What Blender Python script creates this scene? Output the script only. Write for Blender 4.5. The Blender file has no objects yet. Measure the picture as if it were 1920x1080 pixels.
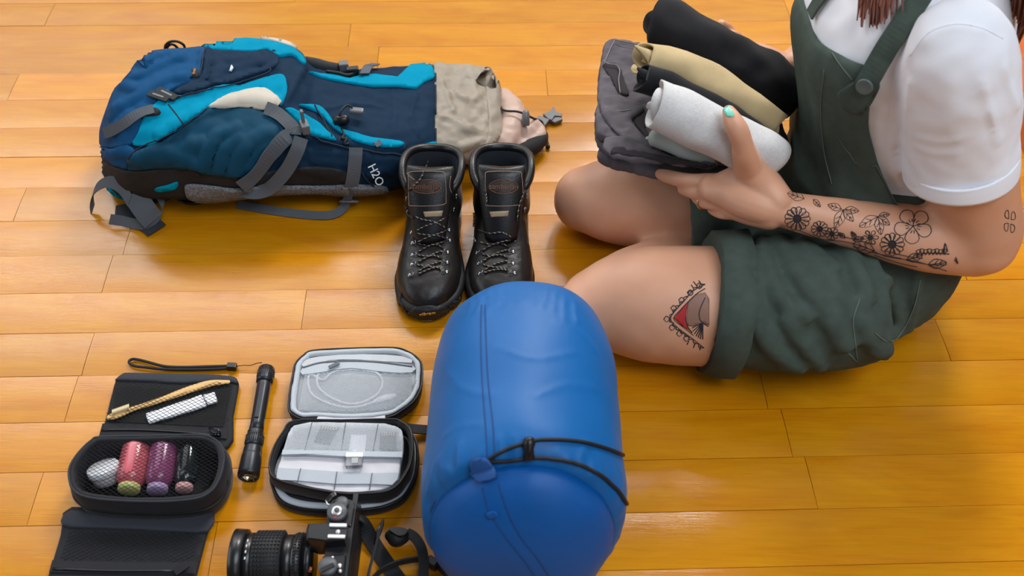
import bpy, bmesh, math, random
import numpy as np
from mathutils import Vector, Matrix, noise
from mathutils.bvhtree import BVHTree
from mathutils.geometry import delaunay_2d_cdt
random.seed(7)
SC = bpy.context.scene
COL = SC.collection
# ------------------------------------------------------------------ camera
FPX = 1867.0; CAMH = 1.15
PITCH = math.radians(48.9); ROLL = math.radians(1.2)
_c, _s = math.cos(PITCH), math.sin(PITCH)
FW = Vector((0, _c, -_s)); _up = Vector((0, _s, _c)); _rt = Vector((1, 0, 0))
RT = _rt*math.cos(ROLL) + _up*math.sin(ROLL)
UP = -_rt*math.sin(ROLL) + _up*math.cos(ROLL)
EYE = Vector((0, 0, CAMH))
cam = bpy.data.cameras.new('camera'); camo = bpy.data.objects.new('camera', cam); COL.objects.link(camo)
camo.matrix_world = Matrix(((RT.x, UP.x, -FW.x, EYE.x), (RT.y, UP.y, -FW.y, EYE.y), (RT.z, UP.z, -FW.z, EYE.z), (0, 0, 0, 1)))
cam.sensor_width = 36; cam.lens = 36*FPX/1920; cam.clip_start = .02
cam.dof.use_dof = True; cam.dof.focus_distance = 1.46; cam.dof.aperture_fstop = 5.0
SC.camera = camo
# ------------------------------------------------------------------ light
SC.view_settings.view_transform = 'Standard'; SC.view_settings.look = 'None'
SC.view_settings.gamma = 1; SC.view_settings.use_curve_mapping = False
SC.view_settings.exposure = -0.05
W = bpy.data.worlds.new('room_light'); SC.world = W; W.use_nodes = True
W.node_tree.nodes['Background'].inputs[0].default_value = (.95, .97, 1.0, 1)
W.node_tree.nodes['Background'].inputs[1].default_value = .10
def area(name, loc, target, sx, sy, power, col=(1, 1, 1)):
    l = bpy.data.lights.new(name, 'AREA'); l.shape = 'RECTANGLE'; l.size = sx; l.size_y = sy; l.energy = power; l.color = col
    o = bpy.data.objects.new(name, l); COL.objects.link(o); o.location = loc
    o.rotation_euler = (Vector(target)-Vector(loc)).to_track_quat('-Z', 'Y').to_euler()
    return o
area('window_or_fill_light', (-1.3, 3.2, 2.3), (-1.2, 0, 1.6), 2.8, .4, 40, (.96, .98, 1.0))        # lower window row
area('window_or_fill_light', (-2.0, 3.2, 3.8), (-1.6, 0, 2.4), 2.9, 2.2, 50, (.96, .98, 1.0))        # upper window row
area('window_or_fill_light', (.75, 3.2, 2.45), (.6, .9, 0), .75, .75, 88, (1.0, .98, .95))             # window to the right
area('window_or_fill_light', (-2.05, 3.25, 1.4), (-1.6, 0, 1.0), 2.0, .9, 9, (.97, .98, 1.0))          # left lower panes
area('window_or_fill_light', (-.8, 3.2, 1.0), (-.8, 0, .7), 4.2, 1.0, 6, (1.0, .96, .9))            # added dim panel standing in for the lit wall below the windows
area('window_or_fill_light', (-4.6, .6, 2.2), (.2, .9, .3), 4.0, 1.8, 72, (.88, .94, 1.0))          # left wall window
area('window_or_fill_light', (1.6, -3.2, 2.8), (.6, .95, .35), 2.4, 1.6, 22, (.86, .93, 1.0))        # added fill lamp behind the viewer, no window known there
area('overhead_fill', (1.5, -.3, 3.6), (.9, .6, 0), 2.6, 2.0, 112, (.86, .93, 1.0))                  # added overhead fill lamp, no roof window seen

# ------------------------------------------------------------------ projection helpers (layout of real points on real planes)
def ray(px, py): return FW + RT*((px-960)/FPX) - UP*((py-540)/FPX)
def P(px, py, z=0.0):
    d = ray(px, py); return EYE + d*((z-CAMH)/d.z)
def Py(px, py, y):
    d = ray(px, py); return EYE + d*(y/d.y)
def dep(v): return (Vector(v)-EYE).dot(FW)
def S(v): return FPX/dep(v)
def Q(v):
    d = Vector(v)-EYE; z = d.dot(FW); return (960+FPX*d.dot(RT)/z, 540-FPX*d.dot(UP)/z)
# ------------------------------------------------------------------ scene graph helpers
OFF = {}
def tag(o, label=None, cat=None, group=None, kind=None):
    for k, v in (('label', label), ('category', cat), ('group', group), ('kind', kind)):
        if v: o[k] = v
    return o
def thing(name, label, cat, loc=(0, 0, 0), group=None):
    o = bpy.data.objects.new(name, None); COL.objects.link(o); o.location = loc; o.empty_display_size = .02
    OFF[o.name] = Vector(loc); return tag(o, label, cat, group)
def raw_mesh(name, V, F):
    m = bpy.data.meshes.new(name); m.from_pydata([tuple(v) for v in V], [], [tuple(f) for f in F]); m.update(); return m
def part(name, VF, mat, parent=None, smooth=True, base=None, label=None, kind=None, bevel=0):
    """one mesh object from world-space verts; parented under a thing (or top level with its origin at base)"""
    V, F = VF
    off = OFF[parent.name] if parent is not None else Vector(base if base is not None else (0, 0, 0))
    m = raw_mesh(name, [Vector(v)-off for v in V], F)
    bm = bmesh.new(); bm.from_mesh(m); bmesh.ops.recalc_face_normals(bm, faces=bm.faces); bm.to_mesh(m); bm.free()
    if smooth: m.polygons.foreach_set('use_smooth', [True]*len(m.polygons))
    m.materials.append(mat)
    o = bpy.data.objects.new(name, m); COL.objects.link(o)
    if parent is not None: o.parent = parent
    else: o.location = off
    OFF[o.name] = off
    if label: o['label'] = label
    if kind: o['kind'] = kind
    if bevel:
        b = o.modifiers.new('bevel', 'BEVEL'); b.width = bevel; b.segments = 2; b.limit_method = 'ANGLE'; b.angle_limit = .7
    return o
# ------------------------------------------------------------------ geometry helpers: everything is a (verts, faces) pair
def join(*vfs):
    V = []; F = []
    for v, f in vfs:
        n = len(V); V += [Vector(q) for q in v]; F += [tuple(i+n for i in g) for g in f]
    return V, F
def cr(pts, per=6, closed=False):
    """Catmull-Rom resample of any-dimension points"""
    A = [np.array(p, float) for p in pts]; n = len(A); out = []
    rng = range(n if closed else n-1)
    for i in rng:
        if closed: p0, p1, p2, p3 = A[(i-1) % n], A[i], A[(i+1) % n], A[(i+2) % n]
        else:
            p1, p2 = A[i], A[i+1]
            p0 = A[i-1] if i > 0 else 2*p1-p2
            p3 = A[i+2] if i+2 < n else 2*p2-p1
        for k in range(per):
            t = k/per
            out.append(.5*((2*p1)+(-p0+p2)*t+(2*p0-5*p1+4*p2-p3)*t*t+(-p0+3*p1-3*p2+p3)*t**3))
    if not closed: out.append(A[-1])
    return out
def loft(rings, cap=True, closed=False):
    V = [Vector(p) for r in rings for p in r]; n = len(rings[0]); m = len(rings); F = []
    for i in range(m if closed else m-1):
        for j in range(n):
            a = i*n+j; b = i*n+(j+1) % n; i2 = (i+1) % m
            F.append((a, b, i2*n+(j+1) % n, i2*n+j))
    if cap and not closed:
        for i, rev in ((0, True), (m-1, False)):
            c = len(V); V.append(sum((Vector(p) for p in rings[i]), Vector())/n)
            for j in range(n):
                a = i*n+j; b = i*n+(j+1) % n
                F.append((b, a, c) if rev else (a, b, c))
    return V, F
def frames(path):
    path = [Vector(p) for p in path]; T = []
    for i in range(len(path)):
        a = path[max(0, i-1)]; b = path[min(len(path)-1, i+1)]; t = (b-a)
        T.append(t.normalized() if t.length > 1e-9 else Vector((0, 0, 1)))
    n = Vector((0, 0, 1)).cross(T[0])
    if n.length < .1: n = Vector((1, 0, 0)).cross(T[0])
    n.normalize(); out = []
    for i, t in enumerate(T):
        n = (n-t*n.dot(t))
        n = n.normalized() if n.length > 1e-6 else t.orthogonal().normalized()
        out.append((t, n, t.cross(n)))
    return path, out
def tube(path, rad, n=8, flat=1.0, cap=True, rounded=False, closed=False):
    """sweep; n axis is horizontal (side), b axis is 'up'; flat scales the b axis"""
    path, fr = frames(path)
    R = list(rad) if hasattr(rad, '__len__') else [rad]*len(path)
    if rounded and not closed:
        pre = []; post = []
        for k in (1.0, .92, .7, .38):
            h = math.sqrt(max(0, 1-k*k))
            pre.append((path[0]-fr[0][0]*R[0]*k*.9, fr[0], max(R[0]*h, R[0]*.12)))
            post.append((path[-1]+fr[-1][0]*R[-1]*k*.9, fr[-1], max(R[-1]*h, R[-1]*.12)))
        seq = pre+[(p, f, r) for p, f, r in zip(path, fr, R)]+post[::-1]
    else: seq = list(zip(path, fr, R))
    rings = []
    for p, (t, s, b), r in seq:
        rings.append([p+s*(r*math.cos(2*math.pi*j/n))+b*(r*flat*math.sin(2*math.pi*j/n)) for j in range(n)])
    return loft(rings, cap, closed)
def strip(path, width, thick, normal=None, side=None):
    """webbing strap: rectangular section sweep. normal: fixed vector or list; side list overrides"""
    path = [Vector(p) for p in path]; T = frames(path)[1]; rings = []
    for i, p in enumerate(path):
        t = T[i][0]
        nn = Vector(normal[i]) if (normal is not None and not isinstance(normal, Vector)) else (normal if normal is not None else Vector((0, 0, 1)))
        if side is not None: s = Vector(side[i]).normalized(); nn = s.cross(t)
        else:
            s = t.cross(nn); s = s.normalized() if s.length > 1e-6 else T[i][1]; nn = s.cross(t)
        w = (width[i] if hasattr(width, '__len__') else width)*.5; h = thick*.5
        rings.append([p+s*w+nn*h, p-s*w+nn*h, p-s*w-nn*h, p+s*w-nn*h])
    return loft(rings)
def limb(st, per=5, n=20, flat=1.0, rounded=True):
    """stations (px,py,z,radius_px): a round tapering form with its axis in the world"""
    pts = []
    for px, py, z, r in st:
        v = P(px, py, z); pts.append((*v, r/S(v)))
    q = cr(pts, per); return tube([p[:3] for p in q], [max(p[3], .002) for p in q], n, flat, True, rounded)
def box(c, sx, sy, sz, rz=0.0):
    c = Vector(c); M = Matrix.Rotation(rz, 3, 'Z'); V = []
    for z in (-1, 1):
        for x, y in ((-1, -1), (1, -1), (1, 1), (-1, 1)): V.append(c+M @ Vector((x*sx/2, y*sy/2, z*sz/2)))
    return V, [(3, 2, 1, 0), (4, 5, 6, 7), (0, 1, 5, 4), (1, 2, 6, 5), (2, 3, 7, 6), (3, 0, 4, 7)]
def lathe(c, axis, prof, n=24, cap=True):
    """prof: list of (distance along axis, radius)"""
    a = Vector(axis).normalized(); s = a.orthogonal().normalized()
    if abs(a.z) < .9: s = Vector((0, 0, 1)).cross(a).normalized()
    b = a.cross(s)
    return loft([[Vector(c)+a*d+s*(r*math.cos(2*math.pi*j/n))+b*(r*math.sin(2*math.pi*j/n)) for j in range(n)] for d, r in prof], cap)
def prism(poly, z0, z1, inset=0):
    """closed outline (world xy Vectors or px-projected) extruded between heights"""
    n = len(poly)
    rings = [[Vector((p[0], p[1], z0)) for p in poly], [Vector((p[0], p[1], z1)) for p in poly]]
    return loft(rings)
def inset(q, k, z):
    """offset a closed outline inwards by k (world xy) at height z"""
    n = len(q); A = sum(q[i].x*q[(i+1) % n].y-q[(i+1) % n].x*q[i].y for i in range(n)); sg = 1 if A > 0 else -1; out = []
    for i in range(n):
        t = Vector((0, 0, 0))
        for d in (1, 2): t += (q[(i+d) % n]-q[(i-d) % n])
        t.z = 0; t.normalize(); out.append(Vector((q[i].x-t.y*k*sg, q[i].y+t.x*k*sg, z)))
    return out
def slab(px, z0, z1, per=4, round_top=0.0):
    """flat thing: outline in photo px taken at height z1, walls vertical down to z0"""
    q = [P(x, y, z1) for x, y in (cr(px, per, True) if per else px)]
    if not round_top: return prism(q, z0, z1)
    c = sum(q, Vector())/len(q); rings = []
    for z, k in ((z0, round_top*.5), (z0+(z1-z0)*.3, 0), (z0+(z1-z0)*.7, 0), (z0+(z1-z0)*.93, round_top*.35), (z1, round_top)):
        rings.append(inset(q, k, z))
    return loft(rings)
def remesh(VF, voxel, smooth=4, fac=.5):
    m = raw_mesh('tmp', *VF); o = bpy.data.objects.new('tmp', m); COL.objects.link(o)
    r = o.modifiers.new('r', 'REMESH'); r.mode = 'VOXEL'; r.voxel_size = voxel; r.adaptivity = 0
    if smooth: s = o.modifiers.new('s', 'SMOOTH'); s.iterations = smooth; s.factor = fac
    dg = bpy.context.evaluated_depsgraph_get(); e = o.evaluated_get(dg); me = e.to_mesh()
    V = [v.co.copy() for v in me.vertices]; F = [tuple(p.vertices) for p in me.polygons]
    e.to_mesh_clear(); bpy.data.objects.remove(o); bpy.data.meshes.remove(m)
    return V, F
def vnormals(VF):
    m = raw_mesh('tmp', *VF); N = [v.normal.copy() for v in m.vertices]; bpy.data.meshes.remove(m); return N
def displace(VF, fn):
    """fn(p, n) -> offset along the normal"""
    N = vnormals(VF); return [v+n*fn(v, n) for v, n in zip(VF[0], N)], VF[1]
def bvh(VF): return BVHTree.FromPolygons([tuple(v) for v in VF[0]], VF[1])
def hit(tree, px, py, off=0.0):
    d = ray(px, py).normalized(); r = tree.ray_cast(EYE, d)
    if r[0] is not None:
        n = r[1]
        if n.dot(d) > 0: n = -n
        return r[0]+n*off, n
    return None
def hit_or_near(tree, px, py, off, ref):
    h = hit(tree, px, py, off)
    if h: return h
    d = ray(px, py); p = EYE+d*ref; r = tree.find_nearest(p); n = r[1]
    if n.dot(d) > .3: n = -n
    return r[0]+n*off, n
def ref_depth(tree, pts):
    ds = [dep(h[0]) for h in (hit(tree, x, y) for x, y in pts) if h]
    return sum(ds)/len(ds) if ds else 1.4
def drape(px, tree, off=.0015, step=6, per=4, thick=.0015, miss='near'):
    """fabric panel cut to an outline and laid over a body: its own sheet with an edge"""
    b = [tuple(q) for q in (cr(px, per, True) if per else px)]
    out = []
    for i in range(len(b)):
        x0, y0 = b[i]; x1, y1 = b[(i+1) % len(b)]; L = math.hypot(x1-x0, y1-y0); k = max(1, int(L/step+.5))
        for j in range(k): out.append((x0+(x1-x0)*j/k, y0+(y1-y0)*j/k))
    b = out; n = len(b); xs = [q[0] for q in b]; ys = [q[1] for q in b]
    def inside(x, y):
        c = False; j = n-1
        for i in range(n):
            if (ys[i] > y) != (ys[j] > y) and x < (xs[j]-xs[i])*(y-ys[i])/(ys[j]-ys[i])+xs[i]: c = not c
            j = i
        return c
    pts = list(b); y = min(ys)+step*.5; row = 0
    while y < max(ys):
        x = min(xs)+step*(.5 if row % 2 else 0)
        while x < max(xs):
            if inside(x, y) and min((x-q[0])**2+(y-q[1])**2 for q in b) > (step*.45)**2: pts.append((x, y))
            x += step
        y += step*.9; row += 1
    r = delaunay_2d_cdt([Vector(q) for q in pts], [], [list(range(n))], 1, 1e-4)
    pv = r[0]; tris = r[2]; ref = ref_depth(tree, b[::3]+pts[n::7])
    H = [hit_or_near(tree, v.x, v.y, off, ref) for v in pv]
    V = [h[0] for h in H]; F = [tuple(t) for t in tris]
    cnt = {}
    for t in F:
        for i in range(len(t)):
            a, c = t[i], t[(i+1) % len(t)]; cnt[(min(a, c), max(a, c))] = cnt.get((min(a, c), max(a, c)), 0)+1
    sk = {}
    for (a, c), k in cnt.items():
        if k == 1:
            for q in (a, c):
                if q not in sk: sk[q] = len(V); V.append(H[q][0]-H[q][1]*(off+thick))
            F.append((a, c, sk[c], sk[a]))
    return V, F
def drape_line(px, tree, r=.001, off=.0008, per=4, n=6, flat=.6, step=5):
    q = cr(px, per) if per else px; ref = ref_depth(tree, [tuple(a) for a in q])
    out = []
    for i in range(len(q)-1):
        L = math.hypot(q[i+1][0]-q[i][0], q[i+1][1]-q[i][1]); k = max(1, int(L/step))
        for j in range(k): out.append(q[i]+(np.array(q[i+1])-np.array(q[i]))*j/k)
    out.append(q[-1])
    return tube([hit_or_near(tree, a[0], a[1], off, ref)[0] for a in out], r, n, flat)
def drape_strip(px, tree, width, off=.002, thick=.0016, per=5):
    q = cr(px, per); ref = ref_depth(tree, [tuple(a) for a in q])
    H = [hit_or_near(tree, a[0], a[1], off, ref) for a in q]
    # smooth the lay of the band
    N = [sum((H[j][1] for j in range(max(0, i-2), min(len(H), i+3))), Vector()).normalized() for i in range(len(H))]
    C = [sum((H[j][0] for j in range(max(0, i-3), min(len(H), i+4))), Vector())/len(H[max(0, i-3):i+4]) for i in range(len(H))]; C[0] = H[0][0]; C[-1] = H[-1][0]
    N = [sum((N[j] for j in range(max(0, i-3), min(len(N), i+4))), Vector()).normalized() for i in range(len(N))]
    return strip(C, width, thick, normal=N)
def noise3(p, s): return noise.noise(Vector(p)*s)
def fbm(p, s, o=3): return noise.fractal(Vector(p)*s, .6, 2.0, o)
def text_mesh(s, size, extrude=.0002, shear=0.0, space=1.0):
    c = bpy.data.curves.new('t', 'FONT'); c.body = s; c.size = size; c.extrude = extrude; c.align_x = 'CENTER'; c.align_y = 'CENTER'; c.shear = shear; c.space_character = space; c.resolution_u = 3
    o = bpy.data.objects.new('t', c); COL.objects.link(o); dg = bpy.context.evaluated_depsgraph_get(); e = o.evaluated_get(dg); me = e.to_mesh()
    V = [v.co.copy() for v in me.vertices]; F = [tuple(p.vertices) for p in me.polygons]
    e.to_mesh_clear(); bpy.data.objects.remove(o); bpy.data.curves.remove(c); return V, F
def place(VF, o, x, y):
    """local xy(z) -> world with axes x, y"""
    x = Vector(x).normalized(); y = Vector(y); z = x.cross(y).normalized(); y = z.cross(x)
    return [Vector(o)+x*v[0]+y*v[1]+z*v[2] for v in VF[0]], VF[1]
# ------------------------------------------------------------------ materials
def lin(c):
    return tuple(((v/255)/12.92 if v/255 <= .04045 else ((v/255+.055)/1.055)**2.4) for v in c)
def mat(name, rgb, rough=.6, metal=0.0, spec=.5, var=.0, vs=40, bump=0.0, bs=400, sheen=0.0, trans=0.0, coat=0.0, rgb2=None, sss=0.0, aniso=None, alpha=1.0, ior=1.45):
    m = bpy.data.materials.new(name); m.use_nodes = True; nt = m.node_tree; b = nt.nodes['Principled BSDF']
    c = lin(rgb); b.inputs['Base Color'].default_value = (*c, 1); b.inputs['Roughness'].default_value = rough
    b.inputs['Metallic'].default_value = metal; b.inputs['Specular IOR Level'].default_value = spec; b.inputs['IOR'].default_value = ior
    if sheen: b.inputs['Sheen Weight'].default_value = sheen; b.inputs['Sheen Roughness'].default_value = .4
    if trans: b.inputs['Transmission Weight'].default_value = trans
    if coat: b.inputs['Coat Weight'].default_value = coat; b.inputs['Coat Roughness'].default_value = .15
    if alpha < 1: b.inputs['Alpha'].default_value = alpha
    if sss:
        b.inputs['Subsurface Weight'].default_value = sss; b.inputs['Subsurface Radius'].default_value = (1, .35, .2); b.inputs['Subsurface Scale'].default_value = .006
    tc = nt.nodes.new('ShaderNodeTexCoord')
    mp = nt.nodes.new('ShaderNodeMapping'); nt.links.new(tc.outputs['Object'], mp.inputs[0])
    if aniso: mp.inputs['Scale'].default_value = aniso
    if var or rgb2:
        n = nt.nodes.new('ShaderNodeTexNoise'); n.inputs['Scale'].default_value = vs; n.inputs['Detail'].default_value = 4; nt.links.new(mp.outputs[0], n.inputs['Vector'])
        r = nt.nodes.new('ShaderNodeValToRGB'); r.color_ramp.elements[0].position = .3; r.color_ramp.elements[1].position = .7
        c2 = lin(rgb2) if rgb2 else tuple(min(1, v*(1+var)) for v in c); c1 = c if rgb2 else tuple(v*(1-var) for v in c)
        r.color_ramp.elements[0].color = (*c1, 1); r.color_ramp.elements[1].color = (*c2, 1)
        nt.links.new(n.outputs['Fac'], r.inputs[0]); nt.links.new(r.outputs[0], b.inputs['Base Color'])
    if bump:
        n = nt.nodes.new('ShaderNodeTexNoise'); n.inputs['Scale'].default_value = bs; n.inputs['Detail'].default_value = 3; nt.links.new(mp.outputs[0], n.inputs['Vector'])
        bp = nt.nodes.new('ShaderNodeBump'); bp.inputs['Strength'].default_value = bump; bp.inputs['Distance'].default_value = .001
        nt.links.new(n.outputs['Fac'], bp.inputs['Height']); nt.links.new(bp.outputs[0], b.inputs['Normal'])
    return m
# ================================================================== FLOOR: crowned varnished boards
def wood(name):
    m = bpy.data.materials.new(name); m.use_nodes = True; nt = m.node_tree; N = nt.nodes; L = nt.links; b = N['Principled BSDF']
    tc = N.new('ShaderNodeTexCoord'); oi = N.new('ShaderNodeObjectInfo')
    wn = N.new('ShaderNodeTexWhiteNoise'); wn.noise_dimensions = '1D'; L.new(oi.outputs['Random'], wn.inputs['W'])
    ad = N.new('ShaderNodeVectorMath'); ad.operation = 'MULTIPLY_ADD'; L.new(wn.outputs['Color'], ad.inputs[0]); ad.inputs[1].default_value = (7, 3, 5); L.new(tc.outputs['Object'], ad.inputs[2])
    def nz(scale, sx, sy, det, dist=0):
        mp = N.new('ShaderNodeMapping'); mp.inputs['Scale'].default_value = (sx, sy, 1); L.new(ad.outputs[0], mp.inputs[0])
        n = N.new('ShaderNodeTexNoise'); n.inputs['Scale'].default_value = scale; n.inputs['Detail'].default_value = det; n.inputs['Distortion'].default_value = dist; L.new(mp.outputs[0], n.inputs['Vector']); return n
    broad = nz(5, 1, 3.5, 3, 1.2); grain = nz(30, .35, 6, 5, .4); fine = nz(160, .12, 7, 3)
    r = N.new('ShaderNodeValToRGB'); e = r.color_ramp.elements
    e[0].position = .2; e[0].color = (*lin((188, 113, 5)), 1); e[1].position = .8; e[1].color = (*lin((206, 140, 16)), 1)
    L.new(broad.outputs['Fac'], r.inputs[0])
    r2 = N.new('ShaderNodeValToRGB'); f = r2.color_ramp.elements; f[0].position = .33; f[0].color = (.72, .68, .62, 1); f[1].position = .55; f[1].color = (1, 1, 1, 1)
    L.new(grain.outputs['Fac'], r2.inputs[0])
    mx = N.new('ShaderNodeMix'); mx.data_type = 'RGBA'; mx.blend_type = 'MULTIPLY'; mx.inputs['Factor'].default_value = .3; L.new(r.outputs[0], mx.inputs['A']); L.new(r2.outputs[0], mx.inputs['B'])
    r3 = N.new('ShaderNodeValToRGB'); g = r3.color_ramp.elements; g[0].position = .36; g[0].color = (.78, .74, .7, 1); g[1].position = .5; g[1].color = (1, 1, 1, 1)
    L.new(fine.outputs['Fac'], r3.inputs[0])
    m2 = N.new('ShaderNodeMix'); m2.data_type = 'RGBA'; m2.blend_type = 'MULTIPLY'; m2.inputs['Factor'].default_value = .35; L.new(mx.outputs['Result'], m2.inputs['A']); L.new(r3.outputs[0], m2.inputs['B'])
    hs = N.new('ShaderNodeHueSaturation'); L.new(m2.outputs['Result'], hs.inputs['Color'])
    mr = N.new('ShaderNodeMapRange'); mr.inputs['To Min'].default_value = .84; mr.inputs['To Max'].default_value = 1.08; L.new(wn.outputs['Value'], mr.inputs['Value']); L.new(mr.outputs[0], hs.inputs['Value'])
    L.new(hs.outputs[0], b.inputs['Base Color'])
    b.inputs['Roughness'].default_value = .42
    rr = N.new('ShaderNodeMapRange'); rr.inputs['To Min'].default_value = .12; rr.inputs['To Max'].default_value = .2; L.new(grain.outputs['Fac'], rr.inputs['Value']); L.new(rr.outputs[0], b.inputs['Coat Roughness'])
    b.inputs['Coat Weight'].default_value = 1.0; b.inputs['Coat IOR'].default_value = 1.5; b.inputs['Specular IOR Level'].default_value = .0
    bp = N.new('ShaderNodeBump'); bp.inputs['Strength'].default_value = .12; bp.inputs['Distance'].default_value = .0012
    L.new(fine.outputs['Fac'], bp.inputs['Height']); L.new(bp.outputs[0], b.inputs['Normal']); L.new(bp.outputs[0], b.inputs['Coat Normal'])
    return m
M_WOOD = wood('varnished_wood')
M_GAP = mat('floor_gap', (70, 42, 14), .8)
floor = bpy.data.objects.new('floor', raw_mesh('floor', [(-3, -1.2, -.012), (3, -1.2, -.012), (3, 3.4, -.012), (-3, 3.4, -.012)], [(0, 1, 2, 3)]))
COL.objects.link(floor); floor.data.materials.append(M_GAP); OFF['floor'] = Vector()
tag(floor, 'honey coloured varnished wooden plank floor', 'floor', kind='structure')
TH = math.radians(2.703); PW = .07778; ROW0 = 1.7059
U_AX = Vector((math.cos(TH), math.sin(TH), 0)); N_AX = Vector((-math.sin(TH), math.cos(TH), 0))
def row_of(px, py):
    v = P(px, py); return (ROW0-v.dot(N_AX))/PW, v.dot(U_AX)
KNOWN = {}
for px, py in ((238, 450), (570, 577), (165, 662), (64, 940), (25, 162), (91, 31), (1512, 868), (655, 67), (1025, 152), (1790, 470)):
    r_, u_ = row_of(px, py); KNOWN.setdefault(int(math.floor(r_)), []).append(u_)
rp = random.Random(3)
for row in range(-16, 34):
    us = list(KNOWN.get(row, []))
    if not us: us = [rp.uniform(-1.2, 1.2)]
    us.sort(); lo = us[0]; hi = us[-1]
    while lo > -2.4: lo -= rp.uniform(.9, 1.5); us.append(lo)
    while hi < 2.4: hi += rp.uniform(.9, 1.5); us.append(hi)
    us.sort()
    n1 = ROW0-row*PW; n0 = n1-PW
    for a, b_ in zip(us, us[1:]):
        g = .00035; K = 8; rings = []
        org = U_AX*a+N_AX*((n0+n1)/2)
        sag = rp.uniform(.0008, .0014); tilt = rp.uniform(-.0004, .0004)
        V = []; F = []; top = []
        for uu in (g, b_-a-g):
            for k in range(K+1):
                t = -1+2*k/K; V.append(U_AX*uu+N_AX*(t*(PW/2-g))+Vector((0, 0, -sag*t*t+tilt*t)))
        for k in range(K): F.append((K+1+k, K+2+k, k+1, k))
        nt_ = len(F); c0 = len(V); rim = [0, K, 2*K+1, K+1]
        V += [V[i].copy() for i in rim]+[Vector((V[i].x, V[i].y, -.012)) for i in rim]
        for k in range(4): F.append((c0+k, c0+(k+1) % 4, c0+4+(k+1) % 4, c0+4+k))
        m = raw_mesh('plank', V, F); 
        for p_ in m.polygons: p_.use_smooth = p_.index < nt_
        m.materials.append(M_WOOD); o = bpy.data.objects.new('plank', m); COL.objects.link(o); o.parent = floor; o.location = org
M_WALL = mat('white_wall_paint', (226, 222, 214), .9)
_w = part('wall_back', box((0, 3.45, 1.5), 6.0, .1, 3.02), M_WALL, None, False, base=(0, 3.45, 0)); tag(_w, 'plain white wall beyond the floor, out of view', 'wall', kind='structure')
# low wooden plinth of a cabinet at the right edge of the room
M_CAB = mat('reddish_wood', (190, 88, 22), .35, var=.15, vs=30, aniso=(1, 12, 12), coat=.4)
def _cab():
    a = P(1897, 236, 0); d = (P(1925, 300, 0)-a).normalized(); s = Vector((d.y, -d.x, 0))
    if s.x < 0: s = -s
    a0 = a-d*.25; b0 = a+d*.55
    return prism([a0, b0, b0+s*.35, a0+s*.35], 0, .06)
_v = _cab(); part('baseboard_right', _v, M_CAB, None, False, base=(_v[0][0].x, _v[0][0].y, 0)); tag(bpy.data.objects['baseboard_right'], 'reddish brown wooden board at the right edge of the floor', 'board', kind='structure')
# ================================================================== PERSON sitting on the floor, facing left
M_SKIN = mat('skin', (208, 154, 124), .46, spec=.5, var=.06, vs=14, bump=.08, bs=900, sss=.1)
M_INK = mat('tattoo_ink', (48, 46, 50), .55, spec=.3)
M_INKSOFT = mat('tattoo_shading', (140, 104, 88), .5, spec=.3)
M_INKRED = mat('tattoo_red', (176, 44, 46), .5, spec=.3)
M_NAIL = mat('mint_nail_polish', (112, 196, 176), .18, coat=.6)
M_SHIRT = mat('white_jersey', (238, 239, 246), .85, spec=.2, bump=.25, bs=1500)
M_OVER = mat('green_twill', (68, 79, 72), .85, spec=.25, var=.12, vs=60, bump=.3, bs=1400)
M_OVERSEAM = mat('green_stitch', (92, 102, 94), .9)
M_HAIR = mat('auburn_hair', (104, 48, 26), .4, var=.3, vs=60, aniso=(1, 1, .1))
M_GOLD = mat('ring_gold', (220, 180, 130), .25, 1.0)
M_BTN = mat('button_grey', (88, 98, 96), .4)
person = thing('person', 'person in a white shirt and dark green overalls sitting on the floor with tattooed arm', 'person', (.52, 1.03, 0))
# ---- trunk sections: z, cx, cy, half depth (x), half width (y)
TR = [(.012, .505, 1.055, .085, .115), (.05, .51, 1.055, .116, .160), (.12, .52, 1.06, .124, .166), (.19, .522, 1.075, .114, .148), (.26, .52, 1.09, .104, .130),
      (.34, .505, 1.10, .113, .138), (.41, .495, 1.10, .118, .144), (.47, .495, 1.10, .101, .142), (.51, .498, 1.10, .078, .122), (.54, .495, 1.10, .055, .075), (.57, .488, 1.10, .046, .047), (.62, .475, 1.10, .044, .045)]
TRS = cr(TR, 5)
def trunk_ring(t, grow=0.0, n=48, a0=0.0, a1=2*math.pi, endpoint=False):
    z, cx, cy, ax, ay = t; out = []
    for j in range(n):
        a = a0+(a1-a0)*j/((n-1) if endpoint else n); c, s = math.cos(a), math.sin(a); e = .82
        out.append(Vector((cx+(ax+grow)*math.copysign(abs(c)**e, c), cy+(ay+grow)*math.copysign(abs(s)**e, s), z)))
    return out
def trunk(zmin, zmax, grow=0.0, n=48):
    return loft([trunk_ring(t, grow, n) for t in TRS if zmin <= t[0] <= zmax])
NEAR_THIGH = [(1108, 586, .076, 74), (1126, 580, .079, 84), (1155, 574, .082, 95), (1200, 571, .085, 107), (1260, 572, .087, 112), (1340, 575, .088, 114), (1440, 572, .09, 112), (1540, 565, .1, 106)]
FAR_THIGH = [(1093, 374, .06, 62), (1112, 374, .064, 71), (1145, 375, .068, 80), (1200, 378, .07, 88), (1270, 384, .072, 92), (1360, 395, .075, 96), (1480, 415, .09, 100), (1580, 430, .1, 100)]
NEAR_CALF = [(1100, 560, .05, 50), (1180, 520, .048, 56), (1260, 497, .045, 53), (1330, 498, .042, 46), (1420, 500, .04, 40), (1500, 500, .035, 34)]
FAR_CALF = [(1085, 375, .05, 48), (1180, 340, .045, 50), (1300, 320, .042, 44), (1420, 315, .04, 34)]
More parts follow.
